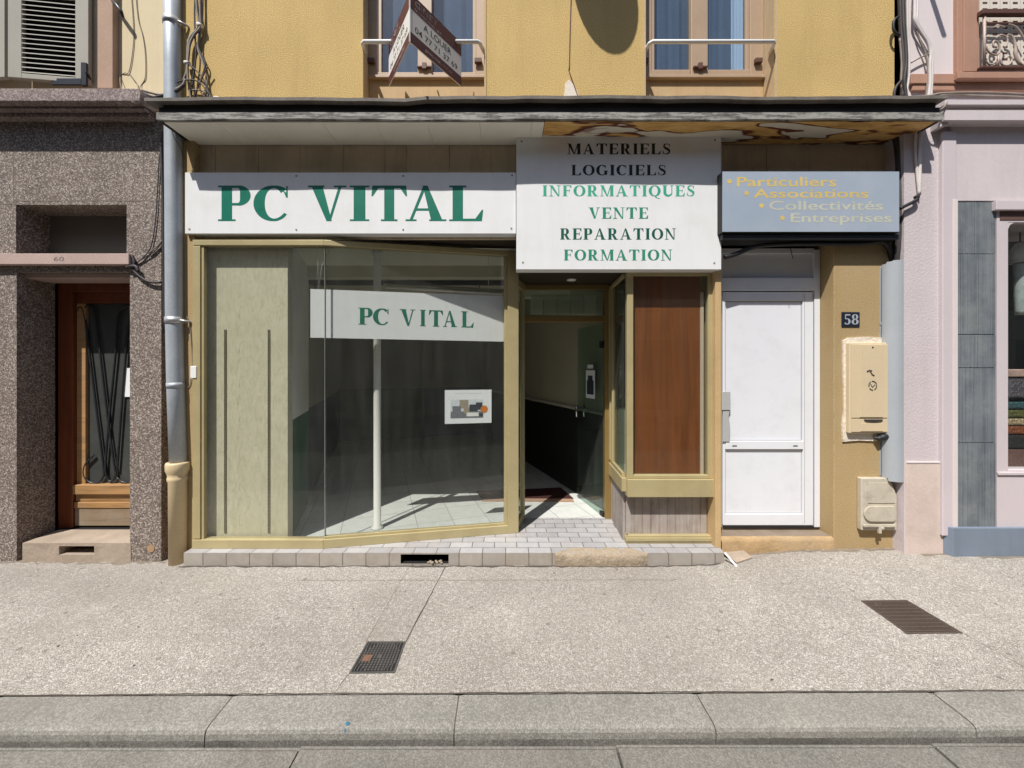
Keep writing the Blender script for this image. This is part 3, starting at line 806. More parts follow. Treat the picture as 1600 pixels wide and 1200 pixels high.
mb = MB().box(-4.6, -2.7, 1.2, 1.25, -.2, 3.6); mb.box(-4.65, -4.6, .275, 1.2, -.2, 3.6); mb.box(-2.75, -2.7, .275, 1.2, -.2, 3.6); mb.box(-4.65, -2.7, .275, 1.25, 3.6, 3.65); mb.box(-4.65, -2.7, .275, 1.25, .10, .14)
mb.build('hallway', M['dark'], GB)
mb = MB()
mb.box(-9, X(201, -.045), -.045, .05, Z(413, -.045), Z(396, -.045))
mb.box(X(12), X(203), .052, .26, Z(432), Z(425) - .001)
lint = mb.build('lintel', M['lintel_stone'], GB, bevel=.004)
def place_xz(y):
    return lambda u, v, lift: (u, y - lift, v)
mb = MB()
text_sans(mb, '60', place_xz(-.045), X(84, -.045), X(100, -.045), Z(408, -.045), Z(401, -.045))
mb.build('number_carving', paint('worn_carving', (.17, .12, .11, 1), .9, .3, 20, 0), GB)
# cornice: a lit front band and stepped mouldings under it
mb = MB()
c_y = -.165
mb.prism([(-9, Z(158, c_y)), (X(218, c_y), Z(158, c_y)), (X(219, c_y), Z(146, c_y)), (X(216, c_y), Z(138, c_y)), (-9, Z(138, c_y))], c_y, .04)
mb.box(-9, X(226, -.10), -.105, .04, Z(171, -.1), Z(158, c_y) - .002)
mb.box(-9, X(232, -.06), -.06, .04, Z(184, -.05), Z(171, -.1) - .002)
mb.build('cornice', M['granite_cornice'], GB, bevel=.005)
mb = MB().box(-9, X(270, .04), .04, .4, Z(186), 9.5)
mb.box(-9, X(252), .041, .4, Z(184, -.05) - .1, Z(186))
mb.build('upper_wall', M['cream_wall'], GB)
mb = MB().box(X(152, -.01), X(176, -.01), -.01, .04, Z(138, -.01), 6.0)
MB().box(X(-40, .01), X(151.6, .01), .02, .04, Z(138), 6.0).build('window_surround', paint('pale_window_surround', (0.70, 0.60, 0.42, 1), 0.8, .05), GB)
mb.build('window_trim', M['trim_stone'], GB, bevel=.004)
# louvred shutter, swung open a little
def shutter(x0, x1, yl, yr, name):
    e = Vector((x1 - x0, yr - yl)); L = e.length; e.normalize()
    O = (x0, yl); zb = Z(126, -.06); zt = zb + 1.5
    m = MB()
    sw = .095; rw = .04
    m.obox(O, e, 0, sw, 0, .035, zb, zt); m.obox(O, e, L - sw, L, 0, .035, zb, zt)
    m.obox(O, e, sw, L - sw, 0, .035, zb, zb + rw); m.obox(O, e, sw, L - sw, 0, .035, zb + .685, zb + .80); m.obox(O, e, sw, L - sw, 0, .035, zt - rw, zt)
    sh_ = m.build(name, M['shutter_paint'], GB, bevel=.003)
    s = MB(); n = (-e[1], e[0])
    k = 0
    z = zb + rw + .02
    while z < zb + .67:
        pts = []
        for ss in (sw, L - sw):
            for o, dz in ((.002, -.012), (.033, .012), (.033, .018), (.002, -.005)):
                pts.append((O[0] + e[0] * ss + n[0] * o, O[1] + e[1] * ss + n[1] * o, z + dz))
        s.raw(pts, [(0, 1, 2, 3), (7, 6, 5, 4), (0, 4, 5, 1), (1, 5, 6, 2), (2, 6, 7, 3), (3, 7, 4, 0)])
        z += .0385
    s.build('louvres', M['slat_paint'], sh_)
    b = MB().obox(O, e, sw - .01, L - sw + .01, .036, .04, zb + .02, zt - .02)
    b.build('backing', M['dark'], sh_)
    return sh_
s1 = shutter(X(12, -.10), X(138, -.03), -.10, -.03, 'shutter')
shutter(X(-120, -.02), X(9.5, -.09), -.03, -.10, 'shutter')
hw = MB()
hw.pbox(80, 126, 122, 132, -.058, -.044); hw.pbox(126, 134, 97, 133, -.055, -.035)
hw.tube([P(134, 112, -.05), P(138, 118, -.04), P(142, 130, 0.02)], .012, 6)
hw.build('latch', M['iron'], s1, bevel=.003)
mb = MB().tube([P(176, 2, .0), P(182, 8, -.03), P(189, 17, -.035), P(193, 28, -.02)], [.012, .014, .013, .008], 8)
mb.build('shutter_catch', M['iron'], GB)
# recessed street door
dY = .255
mb = MB()
xl, xr = X(26), X(206)
zd0, zd1 = .14, Z(432, dY)
fw = X(108, dY) - X(84, dY)
mb.box(xl + .003, xl + fw, dY + .03, dY + .09, zd0, 2.46); mb.box(xr - fw, xr, dY + .03, dY + .09, zd0, 2.46); mb.box(xl + fw, xr - fw, dY + .03, dY + .09, Z(455, dY), 2.46)
fr = mb.build('door_frame', M['red_wood'], GB, bevel=.006)
lY = dY + .06
mb = MB()
lx0, lx1 = xl + fw + .004, xr - fw - .004
sw = X(121, lY) - X(107, lY)
gz0, gz1 = Z(756, lY), Z(474, lY)
mb.box(lx0, lx0 + sw, lY, lY + .045, .16, gz1); mb.box(lx1 - sw, lx1, lY, lY + .045, .16, gz1)
door = mb.build('door', M['oak_worn'], GB, bevel=.004)
mb = MB().box(lx0, lx1, lY, lY + .045, gz1 + .002, Z(453, lY))
mb.build('top_rail', M['red_wood'], door, bevel=.004)
mb = MB().box(lx0, lx1, lY - .035, lY + .045, Z(771, lY), gz0)
mb.box(lx0, lx1, lY - .008, lY + .045, Z(783, lY), Z(771, lY) - .002)
mb.box(lx0, lx1, lY - .022, lY + .045, Z(793, lY), Z(783, lY) - .002)
mb.build('door_moulding', M['oak_worn'], door, bevel=.006)
MB().box(lx0, lx1, lY - .014, lY + .045, .158, Z(793, lY) - .002).build('kick_panel', M['kick_wood'], door, bevel=.003)
MB().box(lx0 + sw, lx1 - sw, lY + .025, lY + .03, gz0 - .01, gz1).build('pane', M['glass_dark'], door)
g = MB(); gy = lY + .006
def gp(px, py): return P(px, py, gy)
r_ = .0088
g.tube([gp(122, 486), gp(125, 480), gp(130, 484), (gp(134, 503)), gp(139, 545), gp(152, 650), gp(162, 732), gp(161, 745), gp(154, 754), gp(144, 755), gp(135, 749), gp(131, 738), gp(134, 725), gp(142, 716), gp(147, 711)], r_, 6, smooth_path=5)
g.tube([gp(134, 480), gp(140, 477), gp(146, 484), gp(150, 505), gp(156, 548), gp(168, 650), gp(180, 735), gp(185, 748), gp(194, 754), gp(206, 752)], r_, 6, smooth_path=5)
g.tube([gp(203, 478), gp(194, 480), gp(187, 488), gp(183, 510), gp(181, 548), gp(172, 640), gp(165, 722), gp(167, 745), gp(172, 752), gp(178, 749), gp(181, 738)], r_, 6, smooth_path=5)
g.tube([gp(214, 478), gp(206, 486), gp(201, 512), gp(197, 548), gp(189, 650), gp(183, 735)], r_, 6, smooth_path=5)
g.build('iron_grille', M['iron'], door)
MB().pbox(194, 206, 575, 620, lY + .012, lY + .014).build('notice', M['paper'], door)
# door step with a vent slot
mb = MB()
vx0, vx1, vz0, vz1 = X(93), X(148), Z(866.5), Z(853)
mb.holed(X(36), X(205), -.2, .142, [(vx0, vx1, vz0, vz1)], -.004, .262)
mb.box(vx0, vx1, .12, .2, vz0 - .02, vz1 + .02, 1)
mb.build('doorstep', [M['step_stone'], M['dark']], GB, bevel=.0)
mb = MB().disc((X(236), -.004, Z(857)), .03, .02)
tag(mb.build('wall_plug', M['brass']), 'small round brass coloured plug set low in granite pillar', 'plug')

# ------------------------------------------------------------------ centre: yellow building
YB = thing('shop_building', 'yellow stucco building with a closed shop at street level and wide flat canopy', 'building', (0.0, 0, 0))
bx0, bx1 = X(270), X(1410)
w1 = (X(567), X(757), 3.72, 5.4)
w2 = (X(1009), X(1210), 3.72, 5.4)
sx0, sx1 = X(303), X(1127)
mb = MB()
mb.holed(bx0, bx1, 3.46, 9.5, [w1, w2], 0, .3)
mb.build('wall', M['stucco'], YB)
mb = MB().box(bx0, sx0, 0, .3, -.2, 3.458)
mb.build('side_pillar', M['pillar_stucco'], YB)
# pillar right of the doorway: the reveal runs back to the door
mb = MB().box(X(1303), bx1, 0, .3, -.2, 2.66)
mb.build('house_pillar', M['pillar_stucco'], YB, bevel=.006)
MB().box(X(1118), X(1127), 0, .3, .0, 2.62).build('middle_pillar', paint('tan_pillar_paint', (0.52, 0.36, 0.18, 1), .6, .1, 4, .04, 60, streak=.3), YB, bevel=.003)
# lintel behind the signs and the boarded fascia in front of it
MB().box(sx0, bx1, .085, .32, 2.665, 3.458).build('lintel', M['entry_ceiling'], YB)
mb = MB()
x = X(303, .06); xe = X(1392, .06); i = 0
while x < xe - .05:
    wd = random.choice((.35, .36, .36, .18)); x2 = min(xe, x + wd)
    mb.box(x + .0015, x2 - .0015, .06 + .0015 * (i % 3), .083, 2.66, 3.452); x = x2; i += 1
mb.build('fascia_boards', M['board_beige'], YB)
# canopy
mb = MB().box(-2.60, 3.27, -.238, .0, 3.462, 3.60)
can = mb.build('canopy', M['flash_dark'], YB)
mb = MB()
n = 40
tops = []
for i in range(n + 1):
    x = -2.705 + (3.307 + 2.705) * i / n
    j = random.uniform(-.004, .004) + (0.012 if x > -.70 else 0) + 0.004 * math.sin(x * 2.2)
    tops.append((x, j))
for (xa, ja), (xb, jb) in zip(tops[:-1], tops[1:]):
    zb_ = 3.580; zt_ = 3.604
    f = -.285
    v = [(xa, f, zb_ + ja), (xb, f, zb_ + jb), (xb, f, zt_ + jb), (xa, f, zt_ + ja), (xa, 0, 3.66), (xb, 0, 3.66), (xa, -.2, zb_ + ja), (xb, -.2, zb_ + jb)]
    mb.raw(v, [(0, 1, 2, 3), (3, 2, 5, 4), (6, 7, 1, 0)])
mb.build('roof_edge', M['flash_edge'], can, merge=True)
mb = MB()
xs_ = [-2.635 + (3.30 + 2.635) * i / 60 for i in range(61)]
for a, b in zip(xs_[:-1], xs_[1:]):
    ja, jb = [.004 * math.sin(q * 3.1) + .003 * math.sin(q * 11) for q in (a, b)]
    v = [(a, -.262, 3.457 + ja), (b, -.262, 3.457 + jb), (b, -.262, 3.508 + ja * .3), (a, -.262, 3.508 + ja * .3), (a, -.24, 3.457 + ja), (b, -.24, 3.457 + jb), (b, -.24, 3.508 + ja * .3), (a, -.24, 3.508 + ja * .3)]
    mb.raw(v, [(0, 1, 2, 3), (3, 2, 6, 7), (4, 5, 1, 0)])
mb.build('fascia_strip', M['flaking'], can, merge=True)
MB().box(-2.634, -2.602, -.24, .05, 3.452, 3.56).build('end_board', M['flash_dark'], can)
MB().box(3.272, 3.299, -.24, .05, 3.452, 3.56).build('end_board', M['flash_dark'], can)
mb = MB(); sxm = X(848, -.1)
x = -2.598
for k in range(40):
    x2 = min(x + .40, sxm)
    mb.box(x + .001, x2 - .001, -.238, .058, 3.4475 + .0005 * (k % 2), 3.461); x = x2
    if x >= sxm - 1e-6: break
s_ = mb.build('soffit', M['soffit_white'], can)
mb = MB().box(sxm + .004, 3.268, -.238, .058, 3.452, 3.461)
s_ = mb.build('soffit', M['peeling'], can); s_['label'] = 'peeling brown soffit with flaked varnish'
# upper windows
def upper_window(h, pxs, seed, curtains):
    """frame, two casements with panes, sill, panel, hand rail, in a recess 12 cm deep"""
    Y = .125
    x0, x1 = h[0], h[1]
    m = MB()
    f0, f1, fm0, fm1, b0 = pxs
    zt = 5.38; zs = Z(119, Y)
    m.box(x0 + .002, X(f0, Y), Y, Y + .06, zs, zt); m.box(X(f1, Y), x1 - .002, Y, Y + .06, zs, zt)
    m.box(X(fm0, Y), X(fm1, Y), Y - .012, Y + .05, zs, zt)
    m.box(X(f0, Y), X(fm0, Y), Y + .004, Y + .05, zs, Z(b0, Y)); m.box(X(fm1, Y), X(f1, Y), Y + .004, Y + .05, zs, Z(b0, Y))
    m.box(X(f0, Y) , X(f0, Y) + .03, Y + .012, Y + .05, Z(b0, Y), zt); m.box(X(f1, Y) - .03, X(f1, Y), Y + .012, Y + .05, Z(b0, Y), zt)
    wf = m.build('window', M['frame_taupe'], YB, bevel=.004)
    p = MB().box(X(f0, Y) + .03, X(fm0, Y), Y + .03, Y + .034, Z(b0, Y), zt)
    p.build('pane', M['glass_upper'], wf)
    p = MB().box(X(fm1, Y), X(f1, Y) - .03, Y + .03, Y + .034, Z(b0, Y), zt)
    p.build('pane', M['glass_upper'], wf)
    s = MB().box(x0 + .004, x1 - .004, Y - .022, Y + .05, Z(121, Y - .022), zs - .002)
    s.build('sill', M['frame_taupe'], wf, bevel=.005)
    s = MB().box(x0 + .003, x1 - .003, Y + .01, Y + .06, 3.70, Z(121, Y - .022) - .001)
    s.build('lower_panel', M['panel_beige'], wf)
    s = MB()
    fmc = (X(fm0, Y) + X(fm1, Y)) / 2
    s.box(fmc - .018, fmc + .018, Y - .035, Y - .013, Z(112, Y), Z(102, Y)); s.box(fmc - .06, fmc + .06, Y - .0345, Y - .014, Z(109.5, Y), Z(107, Y))
    s.build('shutter_stop', M['cable_brown'], wf, bevel=.003)
    MB().box(x0 + .003, x0 + .06, Y - .03, Y - .001, Z(101, Y), Z(94, Y)).build('hinge', M['cable_brown'], wf, bevel=.003)
    MB().box(x1 - .09, x1 - .03, Y - .03, Y - .001, Z(101, Y), Z(94, Y)).build('hinge', M['cable_brown'], wf, bevel=.003)
    zr_ = Z(65.5, -.06)
    r = MB().tube([(x0 + .0, .05, zr_), (x0 + .014, -.045, zr_), (x0 + .03, -.062, zr_), (x1 - .05, -.062, zr_), (x1 - .034, -.045, zr_), (x1 - .0, .05, zr_)], .0155, 10)
    r.build('rail', M['white_metal'], wf)
    q = MB()
    for i, (a, b, mt) in enumerate(curtains):
        n = 24; yy = Y + .12
        vs = []
        for k in range(n + 1):
            xx = X(a, yy) + (X(b, yy) - X(a, yy)) * k / n
            vs.append((xx, yy + .007 * math.sin(k * 1.3 + seed) + .004 * math.sin(k * 2.9)))
        for (xa, ya), (xb, yb) in zip(vs[:-1], vs[1:]):
            q.face([(xa, ya, 3.75), (xb, yb, 3.75), (xb, yb, 5.5), (xa, ya, 5.5)], i, True)
    q.build('curtain', [c[2] for c in curtains], wf)
    rm = MB().box(x0 - .2, x1 + .2, .9, .95, 3.4, 5.8); rm.box(x0 - .2, x0 - .15, .3, .9, 3.4, 5.8); rm.box(x1 + .15, x1 + .2, .3, .9, 3.4, 5.8)
    rm.box(x0 - .2, x1 + .2, .3, .95, 5.8, 5.85); rm.box(x0 - .2, x1 + .2, .3, .95, 3.35, 3.4)
    rm.build('room', M['room'], wf)
    return wf
upper_window(w1, (590, 744, 653, 675, 112), 0.0, [(572, 760, M['curtain_blue'])])
upper_window(w2, (1018, 1172, 1079, 1105, 108), 1.3, [(1018, 1145, M['curtain_blue']), (1140, 1180, M['curtain_white'])])
for h in (w1, w2):
    MB().box(h[0] + .0005, h[0] + .0022, .001, .124, 3.72, 5.4).build('reveal', M['reveal'], YB)
    MB().box(h[1] - .0022, h[1] - .0005, .001, .124, 3.72, 5.4).build('reveal', M['reveal'], YB)
for pa, pb_ in ((1006, 1008.6), (1210.6, 1213), (757.4, 759.5)):
    MB().box(X(pa), X(pb_), -.006, .002, Z(170), 5.4).build('stucco_edge', M['reveal'], YB)
mb = MB().prism([(X(878), Z(165)), (X(905), Z(165)), (X(903), Z(146)), (X(897), Z(134)), (X(889), Z(125)), (X(883), Z(131)), (X(882), Z(145))], -.004, .002)
mb.build('filler_patch', paint('white_filler', (0.72, 0.64, 0.55, 1), .9, .08, 9, .05, 60, .5, 40), YB)

# ------------------------------------------------------------------ shop front
ZF = .103
C0 = Vector((-1.49, -.015)); C1 = Vector((.115, .29))
e2 = (C1 - C0); L2 = e2.length; e2.normalize()
head = 2.63
SF = MB()
fx0 = X(303)
SF.box(fx0, fx0 + .062, -.015, .05, ZF + .078, head - .05)
SF.box(fx0, C0.x, -.022, .05, ZF, ZF + .072)
SF.box(fx0, C0.x, -.015, .05, head - .045, head)
SF.obox(C0, e2, 0, L2 - .10, -.007, .06, ZF, ZF + .072)
SF.obox(C0, e2, 0, L2 - .10, 0, .06, head - .045, head)
SF.obox(C0, e2, L2 - .10, L2 + .0, -.01, .075, ZF, head)
shopf = SF.build('shop_window', M['gold'], YB, bevel=.003)
SF = MB().box(fx0 + .062, fx0 + .085, -.004, .03, ZF + .072, head - .045)
SF.obox(C0, e2, L2 - .125, L2 - .101, .012, .05, ZF + .072, head - .045)
SF.obox(C0, e2, .0, L2 - .125, .012, .05, ZF + .0725, ZF + .09)
SF.build('glazing_bead', M['gold'], shopf, bevel=.002)
MB().box(fx0 + .07, C0.x - .0015, .008, .014, ZF + .072, head - .04).build('pane', M['glass_front'], shopf)
MB().obox(C0, e2, .0035, L2 - .10, .022, .028, ZF + .072, head - .04).build('pane', M['glass_front'], shopf)
mb = MB().box(C0.x - .0015, C0.x + .0012, .004, .026, ZF + .072, head - .045)
mb.build('sealant_joint', paint('clear_sealant', (.25, .26, .24, 1), .3, .1), shopf)
# return pane from the corner post to the entrance
n2 = Vector((-e2.y, e2.x))
q0 = C1 + n2 * .078; q1 = Vector((.17, .62)); e3 = (q1 - q0); L3 = e3.length; e3.normalize()
mb = MB()
mb.obox(q0, e3, 0, L3, -.02, .02, ZF, ZF + .07); mb.obox(q0, e3, 0, L3, -.02, .02, 2.33, 2.40); mb.obox(q0, e3, L3 - .04, L3, -.021, .021, ZF, 2.40)
rp_ = mb.build('return_window', M['gold'], YB, bevel=.003)
MB().obox(q0, e3, 0.0, L3 - .04, -.003, .003, ZF + .07, 2.33).build('pane', M['glass_side'], rp_)
# entrance
eY = .61
mb = MB()
zt_ = Z(452, eY); zbar1, zbar0 = Z(494, eY), Z(503, eY)
mb.box(.165, 1.02, eY, eY + .05, zt_, 2.40); mb.box(.165, .985, eY - .006, eY + .055, zbar0, zbar1)
mb.box(X(945, eY), X(945, eY) + .075, eY - .008, eY + .07, ZF, zt_)
ent = mb.build('entrance', M['gold_dark'], YB, bevel=.003)
mb = MB()
for k in range(6):
    px_ = 829 + k * 21
    mb.pbox(px_, px_ + 19.6, 460, 491, eY + .16, eY + .18)
mb.build('transom_panel', paint('pale_transom_panel', (.72, .66, .52, 1), .7, .06), ent)
MB().box(.17, X(945, eY), eY + .02, eY + .026, zbar1, zt_).build('transom_pane', M['glass_door'], ent)
hx = X(944, eY); L4 = .60
e4 = Vector((.834 - hx, 1.19 - eY - .03)).normalized()
O4 = Vector((hx, eY + .03))
ld = MB().obox(O4, e4, .01, L4, -.005, .005, ZF + .01, zbar0 - .01).build('door', M['glass_door'], ent)
MB().obox(O4, e4, -.01, .06, -.014, .014, ZF + .012, ZF + .05).build('hinge', M['black'], ld, bevel=.002)
m = MB().obox(O4, e4, -.01, .06, -.014, .014, Z(543, eY), Z(532, eY))
m.build('hinge', M['black'], ld, bevel=.002)
m = MB()
for off in (-.045, .045):
    c = O4 + e4 * (L4 - .06) + Vector((-e4.y, e4.x)) * off
    m.tube([(c.x, c.y, 1.03), (c.x, c.y, 1.17)], .011, 8)
c = O4 + e4 * (L4 - .06)
nn = Vector((-e4.y, e4.x))
m.obox(O4, e4, L4 - .075, L4 - .045, -.045, .045, 1.12, 1.145)
m.build('handle', M['chrome'], ld)
mb = MB().box(.118, 1.745, .09, .72, 2.402, 2.64)
mb.build('entrance_ceiling', M['entry_ceiling'], YB)
mb = MB().lathe((X(893, .41), .41), [(.028, 2.392), (.043, 2.394), (.045, 2.4015)], 24)
tag(mb.build('ceiling_lamp', M['white_metal']), 'small round white lamp, unlit, in dark entrance ceiling', 'lamp')
# projecting display case right of the entrance
bY = .05; kx0, kx1 = X(980, bY), X(1118, bY) - .004
SB = Vector((X(945, eY) + .077, eY + .0)); SA = Vector((kx0, bY))
mb = MB()
zw0, zw1 = Z(748, bY), Z(425, bY)
mb.box(kx0, kx0 + .052, bY, bY + .05, zw0, zw1); mb.box(kx1 - .055, kx1, bY, bY + .05, zw0, zw1)
mb.box(kx0 + .052, kx1 - .055, bY, bY + .05, zw1 - .03, zw1); mb.box(kx0 + .052, kx1 - .055, bY, bY + .05, zw0, zw0 + .03)
dc = mb.build('display_case', M['gold'], YB, bevel=.004)
MB().box(kx0 + .05, kx1 - .05, bY + .018, bY + .023, zw0 + .02, zw1 - .02).build('pane', M['glass_box'], dc)
mb = MB().box(kx0 + .075, kx1 - .10, bY + .055, bY + .075, zw0 + .01, zw1 - .01)
mb.build('back_panel', M['mahogany'], dc)
MB().box(kx1 - .096, kx1 - .068, bY + .052, bY + .062, zw0, zw1 - .16).build('inner_strip', M['pale_strip'], dc)
mb = MB().box(kx0 - .004, kx1 + .004, .025, bY + .06, Z(777, .025), zw0 - .001)
es = (SB - SA); LS = es.length; es.normalize()
# ledge along the side, toward the door
mb.obox(SA, es, .02, LS, 0.0, .04, zw0 - .115, zw0 - .001)
mb.build('ledge', M['gold'], dc, bevel=.003)
mb = MB()
mb.obox(SA, es, .055, LS, 0.002, .03, zw0, zw0 + .035); mb.obox(SA, es, .055, LS, .002, .03, zw1 - .035, zw1)
mb.obox(SA, es, LS - .05, LS, .001, .04, zw0 + .035, zw1 - .035); mb.obox(SA, es, LS - .115, LS - .085, .004, .03, zw0 + .035, zw1 - .035)
mb.build('side_frame', M['gold'], dc, bevel=.003)
MB().obox(SA, es, .05, LS - .05, .012, .016, zw0 + .03, zw1 - .03).build('side_pane', M['glass_side'], dc)
mb = MB(); yP = .125
x = kx0 + .012; zt3 = zw0 - .117
while x < kx1 - .01:
    x2 = min(x + .071, kx1 - .03)
    if x2 - x < .02: break
    mb.box(x + .0012, x2 - .0012, yP, yP + .02, ZF, zt3); x = x2
ob_ = .075
s = .085
while s < LS - .02:
    s2 = min(s + .071, LS); mb.obox(SA, es, s + .0012, s2 - .0012, -.004 - 0.0, .016, ZF, zw0 - .116); s = s2
mb.build('planked_base', M['plank_grey'], dc)
mb = MB()
zb1 = Z(838, .065)
mb.box(kx0 - .002, kx1 - .02, .068, .12, ZF, zb1 - .03); mb.box(kx0 - .004, kx1 - .018, .06, .122, ZF + .022, zb1 - .012); mb.box(kx0 + .004, kx1 - .02, .075, .122, zb1 - .012, zb1)
mb.obox(SA, es, .04, LS, -.022, -.005, ZF, zb1)
mb.build('base_trim', M['gold'], dc, bevel=.003)
mb = MB().box(kx0 + .06, 1.76, .60, .64, 0, 2.5); mb.box(kx0 + .06, kx1, .12, .60, zw0 - .1, zw0 - .02)
mb.build('case_back', M['in_wall'], dc)
# tiled step
mb = MB()
zx0, zx1 = X(287, -.09), X(1131, -.09)
vy = -.09
vh = (X(626, vy), X(701, vy), ZF - .085, ZF - .012)
top = [(zx0, vy), (zx1, vy), (zx1 + .02, .0), (zx1, .3), (zx1, .62), (zx0, .62)]
mb.face([(x, y, ZF) for x, y in top], 0)
xs4 = sorted([zx0, zx1, vh[0], vh[1], X(872, vy), X(1008, vy)])
for a, b in zip(xs4[:-1], xs4[1:]):
    c = (a + b) / 2
    if vh[0] < c < vh[1]:
        mb.face([(a, vy, vh[3]), (b, vy, vh[3]), (b, vy, ZF), (a, vy, ZF)], 1)
        mb.face([(a, vy, -.1), (b, vy, -.1), (b, vy, vh[2]), (a, vy, vh[2])], 1)
        mb.face([(a, vy, vh[3]), (a, .1, vh[3]), (b, .1, vh[3]), (b, vy, vh[3])], 2); mb.face([(a, vy, vh[2]), (b, vy, vh[2]), (b, .1, vh[2]), (a, .1, vh[2])], 2)
        mb.face([(a, vy, vh[2]), (a, .1, vh[2]), (a, .1, vh[3]), (a, vy, vh[3])], 2); mb.face([(b, vy, vh[2]), (b, vy, vh[3]), (b, .1, vh[3]), (b, .1, vh[2])], 2)
        mb.face([(a, .1, vh[2]), (b, .1, vh[2]), (b, .1, vh[3]), (a, .1, vh[3])], 2)
    else:
        mb.face([(a, vy, -.1), (b, vy, -.1), (b, vy, ZF), (a, vy, ZF)], 1)
mb.face([(zx1, vy, -.1), (zx1 + .02, 0, -.1), (zx1 + .02, 0, ZF), (zx1, vy, ZF)], 1)
mb.face([(zx0, vy, -.1), (zx0, vy, ZF), (zx0, .3, ZF), (zx0, .3, -.1)], 1)
step = mb.build('tiled_step', [M['tile_top'], M['tile_front'], M['dark']], YB)
# the broken edge where the tiles are gone and the stone shows
mb = MB()
ra = random.Random(5)
n = 26; a, b = X(868, -.1), X(1012, -.1)
rows = []
for i in range(n + 1):
    x = a + (b - a) * i / n; u = i / n
    k = min(1, 6 * u, 6 * (1 - u))
    rows.append([(x, vy + .055 * k + .045 * k * ra.random(), ZF + .0015), (x, vy - .004 - .004 * ra.random(), ZF + .003 - .004 * ra.random()), (x, vy - .012 * k - .008 * ra.random(), ZF - .022 - .012 * ra.random()), (x, vy - .016 * k - .010 * ra.random(), ZF - .06 - .012 * ra.random()), (x, vy - .010 * k, -.03)])
for r0, r1 in zip(rows[:-1], rows[1:]):
    for k in range(4): mb.face([r0[k], r0[k + 1], r1[k + 1], r1[k]], 0, True)
mb.build('exposed_stone', M['rubble_stone'], step, merge=True)
mb = MB()
for i in range(14):
    cx = X(ra.uniform(668, 700), vy); s = ra.uniform(.006, .016)
    mb.lathe((cx, vy + ra.uniform(.0, .05)), [(s * .6, vh[2]), (s, vh[2] + s * .5), (s * .5, vh[2] + s)], 6)
mb.build('crumbled_mortar', M['rubble_stone'], step)
mb = MB()
zz = .055
mb.raw([(zx1 + .004, -.10, ZF - .005), (zx1 + .016, -.10, ZF - .005), (zx1 + .075, -.16, .018), (zx1 + .062, -.16, .018), (zx1 + .004, -.09, ZF + .003), (zx1 + .016, -.09, ZF + .003), (zx1 + .075, -.155, .026), (zx1 + .062, -.155, .026)],
       [(4, 5, 6, 7), (0, 3, 2, 1), (0, 4, 7, 3), (1, 2, 6, 5), (3, 7, 6, 2), (0, 1, 5, 4)])
tag(mb.build('edge_strip', M['white_metal']), 'loose white edge strip bent down at the end of the tiled step', 'strip')
mb = MB()
fl = [(zx1 + .025, .02), (zx1 + .085, -.12), (zx1 + .24, -.07), (zx1 + .20, .03)]
mb.face([(x, y, zg(x, y) + (.05 if i in (0, 3) else .012)) for i, (x, y) in enumerate(fl)])
mb.face([(x, y, zg(x, y) + (.045 if i in (0, 3) else .004)) for i, (x, y) in reversed(list(enumerate(fl)))])
for i in range(4):
    j = (i + 1) % 4
    (x0_, y0_), (x1_, y1_) = fl[i], fl[j]
    h0 = .05 if i in (0, 3) else .012; h1 = .05 if j in (0, 3) else .012
    mb.face([(x0_, y0_, zg(x0_, y0_) + h0 - .008), (x1_, y1_, zg(x1_, y1_) + h1 - .008), (x1_, y1_, zg(x1_, y1_) + h1), (x0_, y0_, zg(x0_, y0_) + h0)])
tag(mb.build('broken_slab', M['step_stone']), 'thin broken stone slab lying against the end of the tiled step', 'slab')

# ------------------------------------------------------------------ shop interior (walls run askew to the street)
U = Vector((-.316, .949)).normalized(); V = Vector((U.y, -U.x))
A0 = Vector((-1.832, .085)); B0 = Vector((1.06, .68))
wB = (B0 - A0).dot(V)
depth = 4.66
Ab = A0 + U * depth; Bb = Ab + V * wB
CZ = 2.67
def wall_run(m, O, e, L, thick, side, z0, z1, mi=0):
    m.obox((O.x, O.y), (e.x, e.y), 0, L, 0 if side > 0 else -thick, thick if side > 0 else 0, z0, z1, mi)
m = MB()
wall_run(m, A0 + U * 1.0 - V * .03, U, depth - .9, .12, 1, 1.12, CZ)
wall_run(m, B0, U, (Bb - B0).dot(U) + .1, .12, -1, 1.12, CZ)
wall_run(m, Ab - V * .1, V, wB + .2, .12, 1, 1.16, CZ)
m.obox((A0.x, A0.y), (U.x, U.y), 0.012, 1.0, 0.002, .03, 1.12, CZ, 1)
inw = m.build('interior_wall', [M['in_wall'], M['in_white']], YB)
m = MB()
wall_run(m, A0 + U * 1.0 - V * .03, U, depth - .9, .12, 1, -.1, 1.10)
wall_run(m, B0, U, (Bb - B0).dot(U) + .1, .12, -1, -.1, 1.09)
m.obox((Ab - V * .1).to_tuple(), V.to_tuple(), 0, .1, 0, .12, -.1, 1.155)
m.obox((Ab - V * .1).to_tuple(), V.to_tuple(), .1, 1.75, -.01, .12, -.1, 1.155, 2)
m.obox((Ab - V * .1).to_tuple(), V.to_tuple(), 1.755, wB + .2, 0, .12, -.1, 1.155)
m.obox((A0.x, A0.y), (U.x, U.y), 0.012, 1.0, 0.002, .03, -.1, 1.118, 1)
m.build('dado', [M['in_dark'], M['in_green'], M['in_panel']], inw)
m = MB()
wall_run(m, B0 - V * .018, U, 5, .012, -1, 1.092, 1.118)
m.obox((B0 - V * .016).to_tuple(), U.to_tuple(), .02, 5, -.014, .016, 1.092, 1.119)
m.build('dado_rail', M['in_wall'], inw)
